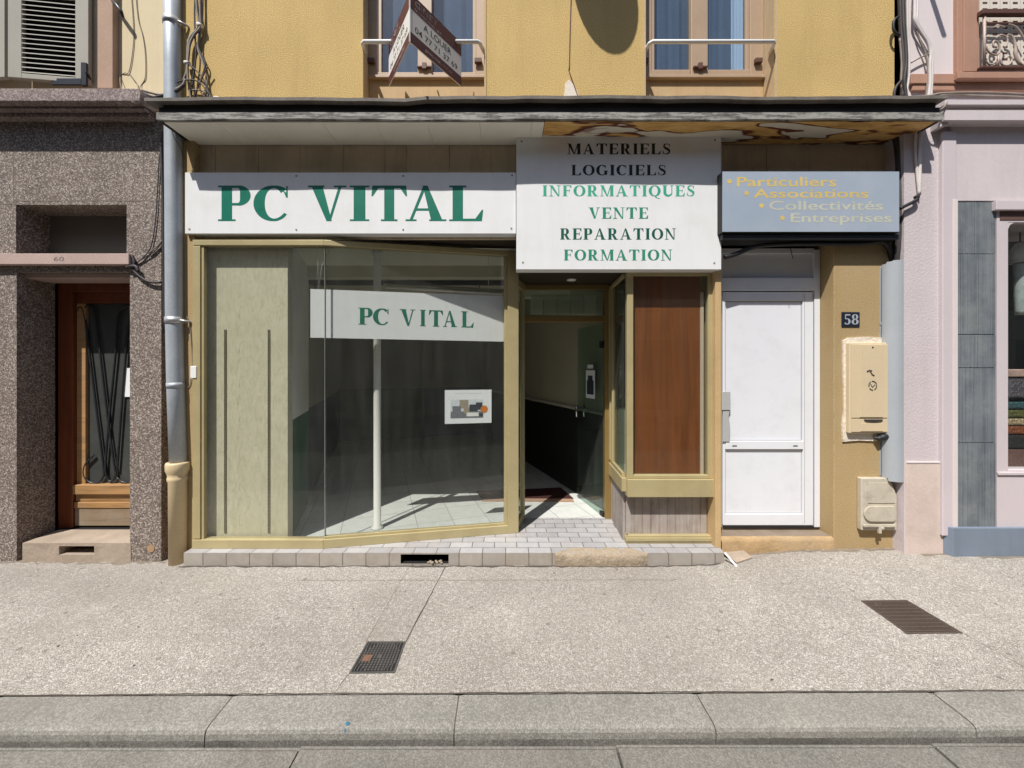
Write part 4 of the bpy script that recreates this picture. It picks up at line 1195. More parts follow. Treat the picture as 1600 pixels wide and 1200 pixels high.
m = MB().zprism([(-3.3, .32), (-2.55, .09), (-1.5, .09), (1.0, .36), (1.9, .725), tuple(Bb + V * .3 + U * .3), tuple(Ab - V * .4 + U * .3)], CZ, CZ + .15)
m.build('interior_ceiling', M['ceiling'], YB)
m = MB()
m.box(-2.3, 1.2, .93, 1.05, 2.55, CZ - .002); MB().box(-2.3, 1.2, 1.5, 1.62, 2.44, CZ - .002).build('ceiling_beam', M['beam'], YB)
m.build('ceiling_beam', M['beam'], YB)
MB().box(-2.3, 1.2, 1.06, 1.12, 2.50, 2.545).build('ceiling_beam', M['in_dark'], YB)
m = MB().zprism([(-2.55, .0), (.1, .30), (.17, .625), (1.9, .625), tuple(Bb + V * .3 + U * .3), tuple(Ab - V * .4 + U * .3)], .02, ZF + .002)
struct(m.build('shop_floor', M['tile_floor']))
# the boarded side of the window bay
m = MB()
m.box(-2.62, A0.x - .06, .155, .20, 0, CZ); 
m.build('bay_back', M['header'], inw)
m = MB().box(fx0 + .03, A0.x - .001, .074, .15, ZF + .004, CZ - .01)
bp = m.build('board_panel', M['osb'], YB, bevel=.003)
m = MB()
for k in range(13):
    zc = Z(812 - k * 27, .078); xc_ = X(385, .078); rw_ = .058 + .012 * (k % 2)
    m.tube([(xc_ + rw_ * math.cos(R(a_)), .0745, zc + .05 * math.sin(R(a_)) + (.012 if k % 3 == 0 else 0)) for a_ in range(0, 181, 20)] + [(xc_ - rw_, .0745, zc - .05)], .0016, 6)
m.build('relief', M['osb'], bp)
for pxr in (353, 421):
    m = MB()
    xr_ = X(pxr, .078)
    zt2, zb2 = Z(515, .078), Z(832, .078)
    k = 0; z = zb2
    m.box(xr_ - .009, xr_ - .004, .068, .0735, zb2, zt2); m.box(xr_ + .004, xr_ + .009, .068, .0735, zb2, zt2)
    while z < zt2 - .02:
        m.box(xr_ - .004, xr_ + .004, .068, .0735, z, z + .008); z += .03
    m.build('shelf_track', M['chrome'] if False else paint('dull_brass_track', (.22, .19, .11, 1), .5, .1, 9, 0, metal=.4), bp)
m = MB().lathe((X(589.5, .37), .37), [(.052, ZF + .002), (.052, ZF + .022), (.033, ZF + .035), (.033, CZ - .06), (.05, CZ - .05), (.05, CZ - .001)], 20)
m.build('column', paint('white_column_paint', (.70, .69, .64, 1), .4, .04, 3, 0, streak=.2), YB)
# strip light inside, above the hanging sign
t_ = thing('strip_light', 'unlit fluorescent strip light inside the shop just above the hanging white sign', 'lamp', (-.2, 1.05, 2.28))
a_, b_ = P(602, 449, 1.05), P(785, 459, 1.15)
MB().tube([a_, b_], .016, 8).build('tube_lamp', M['white_metal'], t_)
ev = (b_ - a_).normalized()
MB().tube([a_ + Vector((-.02, .02, .032)), b_ + Vector((.02, .02, .032))], .022, 6).build('housing', M['beam'], t_)
MB().tube([a_.lerp(b_, .2) + Vector((0, .02, .04)), Vector((a_.lerp(b_, .2).x, 1.07, CZ))], .005, 5).build('hanger', M['cable_dark'], t_)
MB().tube([a_.lerp(b_, .8) + Vector((0, .02, .04)), Vector((a_.lerp(b_, .8).x, 1.13, CZ))], .005, 5).build('hanger', M['cable_dark'], t_)
# door mat
def floor_pt(px, py):
    d = F * (H0 - ZF) / (py - YV)
    return ((px - XV) * d / F, d - D0)
m = MB().zprism([floor_pt(752, 779), floor_pt(896, 780), floor_pt(876, 763), floor_pt(744, 769)], ZF + .004, ZF + .012)
mt_ = thing('doormat', 'dark red doormat on white tiles just inside the open glass door', 'doormat', (.3, 1.2, ZF))
m.build('pile', M['mat_brown'], mt_)
m = MB().zprism([floor_pt(752, 784), floor_pt(897, 785), floor_pt(895, 780.5), floor_pt(752, 779.5)], ZF + .003, ZF + .009)
m.build('border', M['mat_edge'], mt_)

# ------------------------------------------------------------------ signs
def sign_board(name, label, px, y0, y1, mat=None, bev=.002):
    t_ = thing(name, label, 'sign', (X((px[0] + px[1]) / 2, y0), y1, Z(px[3], y0)))
    MB().pbox(px[0], px[1], px[2], px[3], y0, y1).build('panel', mat or M['sign_white'], t_, bevel=bev)
    return t_
def screws(t_, y, pts):
    m = MB()
    for px, py in pts: m.disc((X(px, y), y - .002, Z(py, y)), .008, .003, 10)
    m.build('screws', M['cable_grey'], t_)
ys_ = -.030
s1_ = sign_board('shop_sign', 'long white fascia sign with huge green shop name above the display window', (289, 806, 269.5, 365), ys_, .058)
def zl(px, a, b): return a + (b - a)
m = MB()
ext = [(180, 333), (348, 508), None, (597, 775), (790, 880), (890, 1055), (1048, 1237), (1250, 1408)]
ext = [None if e is None else (X(280 + e[0] / 2.963, ys_), X(280 + e[1] / 2.963, ys_)) for e in ext]
ext[2] = (0, 0)
text_roman(m, 'PC VITAL', place_xz(ys_), 0, 1, Z(345.5, ys_), Z(290, ys_), extents=ext)
m.build('lettering', M['ink_green'], s1_)
screws(s1_, ys_, [(296, 358), (463, 275), (463, 359), (630, 275), (630, 359), (800, 274), (799, 357)])
yb_ = -.05
s2_ = sign_board('service_sign', 'tall white sign listing services in black and green capitals above shop entrance', (807, 1127, 209, 421), yb_, .058)
cols = {'k': M['ink_black'], 'b': M['ink_bright'], 'g': M['ink_mid'], 'd': M['ink_deep']}
for s, x0, x1, y0, y1, c in (('MATERIELS', 413, 1105, 190, 262, 'k'), ('LOGICIELS', 440, 1075, 333, 403, 'k'), ('INFORMATIQUES', 247, 1267, 470, 543, 'b'),
                             ('VENTE', 555, 955, 618, 693, 'g'), ('REPARATION', 365, 1140, 758, 833, 'd'), ('FORMATION', 390, 1115, 900, 973, 'g')):
    q = lambda a: 790 + a / 4.2857
    r_ = lambda a: 180 + a / 4.2857
    m = MB()
    text_roman(m, s, place_xz(yb_), X(q(x0), yb_), X(q(x1), yb_), Z(r_(y1), yb_), Z(r_(y0), yb_), 0.14)
    m.build('lettering', cols[c], s2_)
screws(s2_, yb_, [(815, 221), (817, 410), (1117, 219), (1116, 411)])
m = MB().pbox(806, 1128, 206.5, 209.2, yb_ - .012, .05)
m.build('top_flashing', paint('pale_metal_flashing', (.5, .47, .42, 1), .4, .1), s2_)
yl_ = -.125
s3_ = thing('box_sign', 'dark dusty box sign with gold list of client types above white house door', 'sign', (X(1266), 0, Z(362, yl_)))
MB().pbox(1129, 1405, 268, 362, yl_, yl_ + .004).build('face', M['acrylic'], s3_)
m = MB().box(X(1129, yl_), X(1405, yl_), yl_ + .004, .058, Z(362.8, yl_), Z(267.5, yl_))
m.build('case', M['black'], s3_, bevel=.002)
m = MB()
for s, bx, by, x0, x1, y0, y1 in (('Particuliers', 170, 358, 220, 885, 325, 390), ('Associations', 285, 437, 330, 1100, 405, 467), ('Collectivités', 385, 520, 435, 1200, 486, 548), ('Entreprises', 525, 602, 580, 1255, 568, 630)):
    q = lambda a: 1100 + a / 4.2857
    r_ = lambda a: 200 + a / 4.2857
    m = MB()
    MB().prism([(X(q(bx), yl_) + .018 * math.cos(R(20 * k)), Z(r_(by), yl_) + .018 * math.sin(R(20 * k))) for k in range(18)], yl_ - .0008, yl_ - .0002).build('bullet', M['ink_gold'], s3_)
    text_sans(m, s, place_xz(yl_), X(q(x0), yl_), X(q(x1), yl_), Z(r_(y1), yl_), Z(r_(y0), yl_), offset=.012)
    m.build('lettering', M['ink_gold'] if s[0] in 'PA' else M['ink_gold_pale'], s3_)
hs = MB().tube([P(1132, 402, -.03), P(1150, 397, -.03), P(1185, 384.5, -.04), P(1250, 381, -.045), P(1340, 381, -.045), P(1375, 378, -.045), P(1388, 386, -.03), P(1393, 402, -.01), P(1396, 430, .0)], .019, 8, smooth_path=6)
hs.box(X(1129, -.10), X(1405, -.1), -.10, .055, Z(377, -.05), Z(364.5, yl_))
tag(hs.build('conduit_rail', M['black_rubber']), 'black rail and hose sagging along underside of the dark box sign', 'conduit')
hs = MB().tube([P(1235, 386, -.04), P(1237, 396, -.04), P(1239, 404, -.04)], .003, 5)
hs.build('loose_wire', M['black_rubber'], bpy.data.objects['conduit_rail'])
# sign hanging inside the angled window
cz = thing('hanging_sign', 'white sign with green shop name hanging inside behind the angled glass', 'sign', (-.7, .2, 1.83))
of = .075
# plane parallel to the angled glass
def on_glass(px, py, o=of):
    n = Vector((-e2.y, e2.x)); base = C0 + n * o
    kx = (px - XV) / F                      # x = kx*(D0+y)
    s = (kx * (D0 + base.y) - base.x) / (e2.x - kx * e2.y)
    q = base + e2 * s
    return s, H0 + (YV - py) * (D0 + q.y) / F
sa, zTL = on_glass(485, 454.5); sb, zBR = on_glass(799.5, 534.0)
_, zBL = on_glass(485, 527.5); sb = min(sb, L2 - .06)
zTR = zTL - (zBL - zBR) * .6; zBRr = zBR
def place_g(u, v, lift):
    n = Vector((-e2.y, e2.x)); q = C0 + n * (of - lift) + e2 * u
    return (q.x, q.y, v)
m = MB()
for (o, fl) in ((of, 0), (of + .006, 1)):
    n = Vector((-e2.y, e2.x))
    pts = [(sa, zBL), (sb, zBR), (sb, zBR + .415), (sa, zBL + .405)]
    pts = [((C0 + n * o + e2 * s_).x, (C0 + n * o + e2 * s_).y, z_) for s_, z_ in pts]
    m.raw(pts, [(0, 1, 2, 3) if not fl else (3, 2, 1, 0)])
b0 = len(m.v)
for i in range(4):
    j = (i + 1) % 4
    m.f.append((i, i + 4, j + 4, j)); m.mi.append(0); m.sm.append(False)
m.build('panel', M['sign_white'], cz)
m = MB()
ext = []
for a, b in ((343, 440), (443, 548), (0, 0), (620, 725), (755, 795), (815, 910), (910, 1003), (1032, 1115)):
    ext.append((on_glass(480 + a / 4.286, 490)[0], on_glass(480 + b / 4.286, 490)[0]))
z0_ = on_glass(650, 509.5)[1]; z1_ = on_glass(650, 483.8)[1]
def place_t(u, v, lift):
    k = (u - sa) / (sb - sa)
    return place_g(u, v + (zBR - zBL) * (k - .5), lift)
text_roman(m, 'PC VITAL', place_t, 0, 1, z0_, z1_, extents=ext)
m.build('lettering', M['ink_green'], cz)
m = MB()
tl = Vector(place_g(sa + .06, zBL + .40, -.003)); tr = Vector(place_g(sb - .2, zBR + .41, -.003))
m.tube([tl, tl + Vector((.03, 0, .2)), tl + Vector((.13, .02, CZ - tl.z))], .0022, 5); m.tube([tl, tl + Vector((-.005, .0, CZ - tl.z))], .0022, 5)
MB().tube([tr, tr + Vector((.0, .0, CZ - tr.z))], .0022, 5).build('wire', M['cable_white'], cz)
m.build('wire', M['cable_white'], cz)
# sheet stuck inside the glass: a printed street photo with an orange sticker
ps = thing('window_poster', 'white printed sheet with street photo and orange sticker taped inside the glass', 'poster', (-.3, .25, 1.1))
of2 = .034
def og(px, py): return on_glass(px, py, of2)
def place_p(u, v, lift):
    n = Vector((-e2.y, e2.x)); q = C0 + n * (of2 - lift) + e2 * u
    return (q.x, q.y, v)
pu0, pz1 = og(695, 609.5); pu1, pz0 = og(768, 660.5)
def rectp(m, a, b, c, d, lift, mi=0):
    u0, u1 = pu0 + (pu1 - pu0) * a, pu0 + (pu1 - pu0) * b
    v0, v1 = pz0 + (pz1 - pz0) * c, pz0 + (pz1 - pz0) * d
    m.face([place_p(u0, v0, lift), place_p(u1, v0, lift), place_p(u1, v1, lift), place_p(u0, v1, lift)], mi)
m = MB(); rectp(m, 0, 1, 0, 1, 0); m.build('sheet', M['paper'], ps)
m = MB()
rectp(m, .12, .82, .16, .71, .0006, 0)
for a, b, c, d, k in ((.12, .82, .16, .36, 1), (.31, .50, .45, .70, 2), (.16, .34, .33, .52, 4), (.40, .53, .30, .48, 2), (.52, .70, .36, .56, 3), (.66, .80, .40, .62, 3), (.46, .72, .21, .32, 5), (.55, .68, .24, .29, 0), (.73, .81, .20, .30, 3), (.22, .33, .30, .38, 0), (.19, .37, .24, .30, 4)):
    rectp(m, a, b, c, d, .0008 + .0001 * k + .00003 * random.random(), k)
for k in range(11): rectp(m, .22 + k * .052, .255 + k * .052 , .885, .90, .0006, 6)
for k in range(8): rectp(m, .07 + k * .03, .09 + k * .03, .72 + (k % 3) * .05, .735 + (k % 3) * .05, .0006, 6)
m.build('print', [M['photo_sky'], M['photo_grey'], M['photo_tan'], M['photo_dark'], M['photo_grey'], M['in_white'], paint('pale_grey_ink', (.50, .50, .52, 1), .6, .05, 9, 0)], ps)
m = MB(); pts = []
cu, cv = pu0 + (pu1 - pu0) * .84, pz0 + (pz1 - pz0) * .415
for k in range(28):
    rr = .036 if k % 2 else .029
    pts.append(place_p(cu + rr * math.cos(2 * math.pi * k / 28), cv + rr * math.sin(2 * math.pi * k / 28), .0016))
m.face(pts); m.build('sticker', M['orange'], ps)
# notice on the open glass door
O5 = O4; n5 = Vector((-e4.y, e4.x))
dp = thing('door_notice', 'small notice with dark picture taped to the open glass door', 'notice', ((O5 + e4 * .4).x, (O5 + e4 * .4).y, 1.3))
m = MB()
def dface(m, s0, s1, z0, z1, o, mi=0):
    m.face([(*(O5 + e4 * s_ + n5 * o), z_) for s_, z_ in ((s0, z0), (s1, z0), (s1, z1), (s0, z1))], mi)
for sgn in (1,):
    dface(m, .17, .38, 1.26, 1.555, .0065); dface(m, .21, .345, 1.575, 1.615, .0065)
m.build('sheet', M['paper'], dp)
m = MB(); dface(m, .195, .355, 1.30, 1.45, .0075); dface(m, .22, .33, 1.45, 1.50, .0075); m.build('print', M['photo_dark'], dp)

# estate agent's V-shaped board on the first upper window
vb = thing('letting_board', 'maroon and white V-shaped letting board hung from upstairs window rail', 'sign', (-.67, 0, 3.88))
ap = Vector((-.677, -.45)); zb_, zt_ = 3.883, 4.235
for side, wx in ((1, -.362), (-1, -.955)):
    wp = Vector((wx, -.02))
    e = (wp - ap); L = e.length; e.normalize()
    if side < 0: e_, O_ = -e, wp
    else: e_, O_ = e, ap
    nn = Vector((-e_.y, e_.x))
    def pl(u, v, lift, O_=O_, e_=e_, nn=nn):
        q = O_ + e_ * u - nn * lift
        return (q.x, q.y, v)
    m = MB().obox(O_.to_tuple(), e_.to_tuple(), 0.0, L, 0, .006, zb_, zt_)
    pn = m.build('panel', M['plastic_white'], vb)
    hh = zt_ - zb_
    m = MB()
    for v0, v1 in ((0, .215), (.685, 1.0)):
        # thin printed bands
        m.face([pl(0, zb_ + hh * v0, .0006), pl(L, zb_ + hh * v0, .0006), pl(L, zb_ + hh * v1, .0006), pl(0, zb_ + hh * v1, .0006)])
    m.build('printed_band', M['maroon'], pn)
    m = MB()
    text_sans(m, 'GINET', pl, L * .09, L * .50, zb_ + hh * .82, zb_ + hh * .95, offset=.01)
    text_sans(m, 'IMMOBILIER', pl, L * .09, L * .60, zb_ + hh * .72, zb_ + hh * .775)
    text_sans(m, 'ginet-immobilier', pl, L * .27, L * .80, zb_ + hh * .085, zb_ + hh * .15)
    m2 = MB()
    text_sans(m2, 'A LOUER', pl, L * .24, L * .78, zb_ + hh * .49, zb_ + hh * .63, offset=.008)
    text_sans(m2, '04 77 71 37 69', pl, L * .09, L * .91, zb_ + hh * .28, zb_ + hh * .41, offset=.004)
    m.build('lettering', M['ink_white'], pn)
    m2.build('lettering', M['ink_black'], pn)
mb = MB().tube([(ap.x, ap.y + .02, zt_ - .05), (ap.x, -.02, Z(65.5, -.02))], .006, 6)
mb.build('bracket', M['iron'], vb)
# satellite dish above the frame: its shadow falls between the windows
sd = thing('satellite_dish', 'satellite dish on the yellow wall, seen only by its oval shadow between upper windows', 'dish', (.56, 0, 5.45))
m = MB(); c = Vector((.535, -.50, 5.55)); nd = Vector((.04, -.80, .57)).normalized(); a1 = nd.orthogonal().normalized(); a2 = nd.cross(a1)
rings = []
for k in range(7):
    r = .262 * k / 6
    rings.append([c + nd * (.35 * r * r - .05) + (a1 * math.cos(2 * math.pi * j / 32) + a2 * math.sin(2 * math.pi * j / 32)) * r for j in range(32)])
for r0, r1 in zip(rings[:-1], rings[1:]):
    for j in range(32): m.face([r0[j], r0[(j + 1) % 32], r1[(j + 1) % 32], r1[j]], 0, True)
m.build('reflector', M['guard_grey'], sd)
MB().tube([c - nd * .05, (c.x, -.2, 5.5), (c.x, 0, 5.5)], .02, 8).build('arm', M['iron'], sd)

# ------------------------------------------------------------------ rain pipe
pipe = thing('rain_pipe', 'grey zinc rain pipe with cream cast iron foot between granite and yellow fronts', 'pipe', (X(277), -.08, 0))
yp = -.03
def pc(px, py): return P(px, py, yp)
m = MB().tube([pc(268.5, -120), pc(270, 100), pc(271.5, 300), pc(272.5, 500), pc(274.5, 600), pc(279, 735)], .059, 20)
m.build('pipe', M['zinc'], pipe)
m = MB().tube([pc(274.4, 598), pc(274.9, 606)], .0615, 20)
m.build('sleeve', M['zinc'], pipe)
for py, px in ((36, 269.5), (501, 272.6)):
    m = MB().tube([pc(px - .1, py - 5), pc(px + .1, py + 5)], .064, 20)
    m.tube([pc(px, py) + Vector((.06, -.02, 0)), pc(px, py) + Vector((.105, .02, -.005)), pc(px, py) + Vector((.11, .10, -.01))], .009, 6)
    m.build('bracket', paint('galvanised_bracket', (.5, .5, .5, 1), .4, .1, metal=.5), pipe)
f0, f1 = pc(278, 724), pc(279, 880)
m = MB().lathe((f0.x, yp), [(.060, zg(f1.x, yp) - .02), (.063, Z(752, yp)), (.0705, Z(749, yp)), (.0705, Z(745, yp)), (.0655, Z(743.5, yp)), (.072, Z(738, yp)), (.081, Z(734, yp)), (.082, Z(724, yp)), (.078, Z(722, yp)), (.066, Z(721.5, yp))], 24)
m.build('cast_foot', M['cast_cream'], pipe)

jb = thing('junction_box', 'small white junction box on thin yellow strip between rain pipe and shop window', 'junction box', (X(301), 0, Z(592)))
MB().pbox(297, 306.5, 572, 591, -.022, .001).build('box', M['white_metal'], jb, bevel=.004)
MB().tube([P(298, 591, -.008), P(297, 600, -.006), P(293, 606, -.006), P(288, 604, -.006)], .003, 6, smooth_path=4).tube([P(301, 572, -.006), P(299, 540, -.006), P(296, 505, -.006), P(289, 490, -.006)], .003, 6, smooth_path=4).build('wire', M['cable_grey'], jb)
# ------------------------------------------------------------------ house door
hd = .135
dx0, dx1 = X(1126, hd), X(1282, hd)
mb = MB()
fr1 = X(1272.5, hd)
mb.box(fr1, dx1 - .002, hd, hd + .07, Z(824, hd), Z(390, hd)); mb.box(dx0 - .04, dx0 + .014, hd, hd + .07, Z(824, hd), Z(390, hd))
mb.box(dx0 + .014, fr1, hd + .002, hd + .07, Z(454, hd), Z(434, hd))
hdoor = mb.build('house_door', M['door_white'], YB, bevel=.004)
MB().box(dx0 + .014, fr1, hd + .03, hd + .06, Z(434, hd), Z(395, hd)).build('transom_panel', M['door_white'], hdoor, bevel=.003)
mb = MB().box(dx0 + .01, fr1, hd + .005, hd + .06, Z(395, hd), Z(388, hd)); mb.build('head', M['door_white'], hdoor)
l = hd + .012
a0, a1 = X(1130, l), X(1271.5, l)
p0, p1 = X(1133.5, l), X(1254.5, l)
mb = MB()
mb.box(p1, a1, l, l + .05, Z(821, l), Z(456, l)); mb.box(a0, p0, l, l + .05, Z(821, l), Z(456, l))
mb.box(p0, p1, l, l + .05, Z(470, l), Z(456, l)); mb.box(p0, p1, l - .006, l + .05, Z(702, l), Z(689, l)); mb.box(p0, p1, l, l + .05, Z(821, l), Z(803, l))
leaf = mb.build('leaf', M['door_white'], hdoor, bevel=.004)
mb = MB().box(p0, p1, l + .014, l + .04, Z(689, l), Z(470, l)); mb.box(p0, p1, l + .012, l + .04, Z(803, l), Z(702, l))
leaf2 = mb.build('leaf_panel', M['door_white'], hdoor)
mb = MB()
gk = l + .011
for (za, zb2_) in ((Z(689, l), Z(470, l)), (Z(803, l), Z(702, l))):
    mb.box(p0 + .003, p1 - .003, gk, l + .013, za + .001, za + .0055); mb.box(p0 + .003, p1 - .003, gk, l + .013, zb2_ - .0055, zb2_ - .001)
    mb.box(p0 + .003, p0 + .0075, gk, l + .013, za + .0056, zb2_ - .0056); mb.box(p1 - .0075, p1 - .003, gk, l + .013, za + .0056, zb2_ - .0056)
mb.box(p1 + .012, p1 + .015, l - .0008, l + .002, Z(818, l), Z(459, l)); mb.box(fr1 - .003, fr1 - .0005, hd - .001, hd + .01, Z(823, hd), Z(456, hd))
mb.build('moulding_line', paint('grey_moulding_line', (.30, .30, .31, 1), .6, .1), hdoor)  # thin grey lines drawn in to bring out the moulding edges
mb = MB()
for px in (1148, 1243): mb.pbox(px - 3.5, px + 3.5, 696, 697.6, l - .0075, l - .0055)
mb.build('drain_slot', M['black'], hdoor)
mb = MB(); mb.box(a0, a1, l - .002, l + .05, Z(825.5, l), Z(822, l)); mb.build('dark_gap_strip', M['black'], hdoor)  # black strip painted as the shade in the gap under the leaf
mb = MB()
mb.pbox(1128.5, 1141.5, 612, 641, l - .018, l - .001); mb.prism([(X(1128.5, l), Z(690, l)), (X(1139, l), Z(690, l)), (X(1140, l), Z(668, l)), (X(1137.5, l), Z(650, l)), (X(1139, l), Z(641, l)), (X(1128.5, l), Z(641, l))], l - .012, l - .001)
mb.build('door_shadow_patch', paint('grey_shadow_patch', (.40, .41, .40, 1), .5, .05), hdoor, bevel=.003)  # raised grey shape stands in for a shadow cast on the door
mb = MB()
zt5 = Z(829, hd)
rb = random.Random(3)
xs5 = [X(1127) + (X(1303) - X(1127)) * i / 22 for i in range(23)]
rows = []
for x in xs5:
    j = rb.uniform(-.006, .006)
    rows.append([(x, hd + .08, zt5), (x, .03, zt5 - .002 + j * .3), (x, .006 + j, zt5 - .008 + j), (x, -.006 + j, zt5 - .035 + j), (x, -.004 + j * .6, zt5 - .16)])
for r0, r1 in zip(rows[:-1], rows[1:]):
    for k in range(4): mb.face([r0[k], r0[k + 1], r1[k + 1], r1[k]], 1 if k == 0 else 0, k > 0)
mb.build('threshold', [M['ochre_stone'], M['step_dark']], YB, merge=True)
mb = MB().box(dx0 - .03, dx1, hd + .02, hd + .07, zt5, Z(822.5, l)); mb.build('weather_bar', M['kick_wood'], hdoor)
mb = MB().box(X(1100), X(1303), .29, .33, 0, 2.7); mb.build('door_backing', M['dark'], YB)

# number plate, gas cabinet, meter cover, metal guard
np_ = thing('number_plate', 'small navy enamel house number plate 58 on the yellow pillar', 'number plate', (X(1329.5), 0, Z(511)))
MB().pbox(1315.5, 1343.5, 487.5, 511, -.006, .002).build('plate', M['plaque'], np_, bevel=.002)
m = MB()
def place_np(u, v, lift): return (u, -.006 - lift, v)
def digit(m, d, u0, u1, v0, v1):
    k = (u1 - u0) / .62
    if d == '8':
        ps_ = arc(.31, .745, .17, .225, 0, 360, .06, .17, 24) + arc(.31, .265, .19, .24, 0, 360, .06, .19, 24)
    else:
        ps_ = rc(.13, .88, .54, 1.0) + rc(.10, .52, .17, 1.0) + arc(.27, .30, .20, .265, 118, -150, .07, .19, 24)
    for i, q in enumerate(ps_): m.face([place_np(u0 + a * k, v0 + (v1 - v0) * b, .0004 + (i % 7) * .00008) for a, b in q])
digit(m, '5', X(1318.5, -.006), X(1330, -.006), Z(507, -.006), Z(491, -.006)); digit(m, '8', X(1330, -.006), X(1342, -.006), Z(507, -.006), Z(491, -.006))
m.build('digits', M['plaque_num'], np_)
gc = thing('gas_cabinet', 'tall cream gas cabinet set in rough plaster on the yellow pillar', 'cabinet', (X(1358), 0, Z(677)))
m = MB()
poly = [(X(1321), Z(686)), (X(1340), Z(684)), (X(1362), Z(685)), (X(1382), Z(683)), (X(1386), Z(676)), (X(1386), Z(540)), (X(1383), Z(530)), (X(1350), Z(528.5)), (X(1330), Z(530)), (X(1321), Z(535)), (X(1321.5), Z(580)), (X(1323), Z(640)), (X(1320), Z(665))]
m.prism([(x_ - (.03 if x_ < X(1340) else 0), z_ + (.012 if z_ > 1.7 else -.02 if z_ < 1.1 else 0)) for x_, z_ in poly], -.012, .002); m.build('plaster_edge', M['plaster'], gc)
gy = -.045
m = MB().pbox(1327, 1392, 535.5, 677, gy, .0); body = m.build('body', M['gas_cream'], gc, bevel=.006)
m = MB().pbox(1331, 1391, 538, 653, gy - .006, gy - .001); m.pbox(1331, 1391, 654.5, 675, gy - .005, gy - .001)
lidg = m.build('door', M['gas_cream'], gc, bevel=.003)
m = MB().pbox(1344, 1380, 538.5, 652, gy - .012, gy - .0065); m.pbox(1345, 1380, 661, 674, gy - .009, gy - .0055)
m.build('raised_panel', M['gas_cream'], gc, bevel=.004)
m = MB()
cx, cz2 = X(1363, gy), Z(655, gy)
m.prism([(cx + .075 * math.cos(R(180 + 180 * k / 14)), cz2 + .022 * math.sin(R(180 + 180 * k / 14))) for k in range(15)], gy - .0135, gy - .006)
m.build('finger_grip', M['cable_dark'], gc)
m = MB(); yk = gy - .0125
def pk(px, py): return (X(px, yk), yk, Z(py, yk))
MB().disc((X(1361.5, gy), yk - .001, Z(543, gy)), .007, .004, 12).build('lock', M['cable_dark'], gc)
m.tube([pk(1354.5, 580.5), pk(1358, 578.5), pk(1362, 579.5)], .0055, 6); m.tube([pk(1359, 580), pk(1362, 584), pk(1365, 587)], .0045, 6); m.tube([pk(1362, 585.5), pk(1366, 586.5)], .0045, 6)
for a0_, a1_ in ((20, 100), (120, 190), (215, 275), (300, 370)):
    m.tube([pk(1363.5 + 6 * math.cos(R(a0_ + (a1_ - a0_) * k / 6)), 602.5 - 7 * math.sin(R(a0_ + (a1_ - a0_) * k / 6))) for k in range(7)], .0042, 6)
m.tube([pk(1360, 600), pk(1363, 605), pk(1367, 601)], .0035, 6)
m.build('emblem', paint('grey_brown_print', (.085, .075, .06, 1), .6, .1), gc)
m = MB().tube([P(1366, 683, -.02), P(1372, 685, -.035), P(1380, 683, -.035), P(1391, 679, -.03)], [.012, .022, .028, .022], 8, smooth_path=4)
m.build('pipe_end', M['black_rubber'], gc)
mc = thing('meter_cover', 'worn grey meter cover low on the pillar with hinged oval flap', 'meter cover', (X(1374), 0, Z(828)))
my = -.045
m = MB().prism([(X(1346, my), Z(829, my)), (X(1402, my), Z(829, my)), (X(1402, my), Z(775, my)), (X(1392, my), Z(750, my)), (X(1386, my), Z(747, my)), (X(1346, my), Z(747, my))], my, .0)
m.build('body', M['meter_grey'], mc, bevel=.008)
def pill(x0, x1, y0, y1, yf, yb_):
    h = (Z(y0, yf) - Z(y1, yf)) / 2; cz_ = (Z(y0, yf) + Z(y1, yf)) / 2
    xa, xb = X(x0, yf) + h, X(x1, yf) - h * .5
    pts = [(xa + h * math.cos(R(90 + 180 * k / 12)), cz_ + h * math.sin(R(90 + 180 * k / 12))) for k in range(13)]
    pts += [(xb + h * .5 * math.cos(R(-90 + 180 * k / 8)), cz_ + h * math.sin(R(-90 + 180 * k / 8))) for k in range(9)]
    return MB().prism(pts, yf, yb_)
pill(1351, 1402, 791, 815.5, my - .014, my - .001).build('flap', M['meter_grey'], mc, bevel=.004)
m = MB().prism([(X(1356, my), Z(786, my)), (X(1398, my), Z(786, my)), (X(1396, my), Z(770, my)), (X(1386, my), Z(754, my)), (X(1356, my), Z(754, my))], my - .005, my - .001)
m.build('raised_panel', M['meter_grey'], mc, bevel=.003)
m = MB().pbox(1350, 1400, 820, 824, my - .016, my - .001); m.build('rib', M['meter_grey'], mc, bevel=.003)
m = MB().pbox(1374, 1378, 822, 834, my - .02, my - .001); m.disc((X(1376, my), my - .022, Z(824, my)), .011, .01, 12); m.build('latch', M['meter_grey'], mc, bevel=.002)
mg = thing('cable_guard', 'tall half-round grey metal cable guard standing off the wall corner', 'cable guard', (X(1402), 0, Z(752)))
m = MB()
gx, gr = X(1403, -.06), .082
vs = []
n = 48; gz0, gz1 = Z(752, -.06), Z(407.5, -.06)
for k in range(n + 1):
    a = R(180 + 180 * k / n)
    x = gx + gr * math.cos(a); y = -.012 + .075 * math.sin(a)
    vs.append((x, y, gz0 + (.022 if k < 9 else 0), gz1 - (.02 if k < 7 else .006 if k < 14 else 0)))
for (xa, ya, za, ta), (xb, yb2, zb2, tb) in zip(vs[:-1], vs[1:]):
    m.face([(xa, ya, za), (xb, yb2, zb2), (xb, yb2, tb), (xa, ya, ta)], 0, False)
o_ = m.build('shell', M['guard_grey'], mg, merge=True)
so_ = o_.modifiers.new('thickness', 'SOLIDIFY'); so_.thickness = .003; so_.offset = 1
m = MB()
for zz_ in (Z(505, -.02), Z(650, -.02)): m.box(gx - gr - .012, gx - gr + .002, -.008, -.002, zz_ - .012, zz_ + .012)
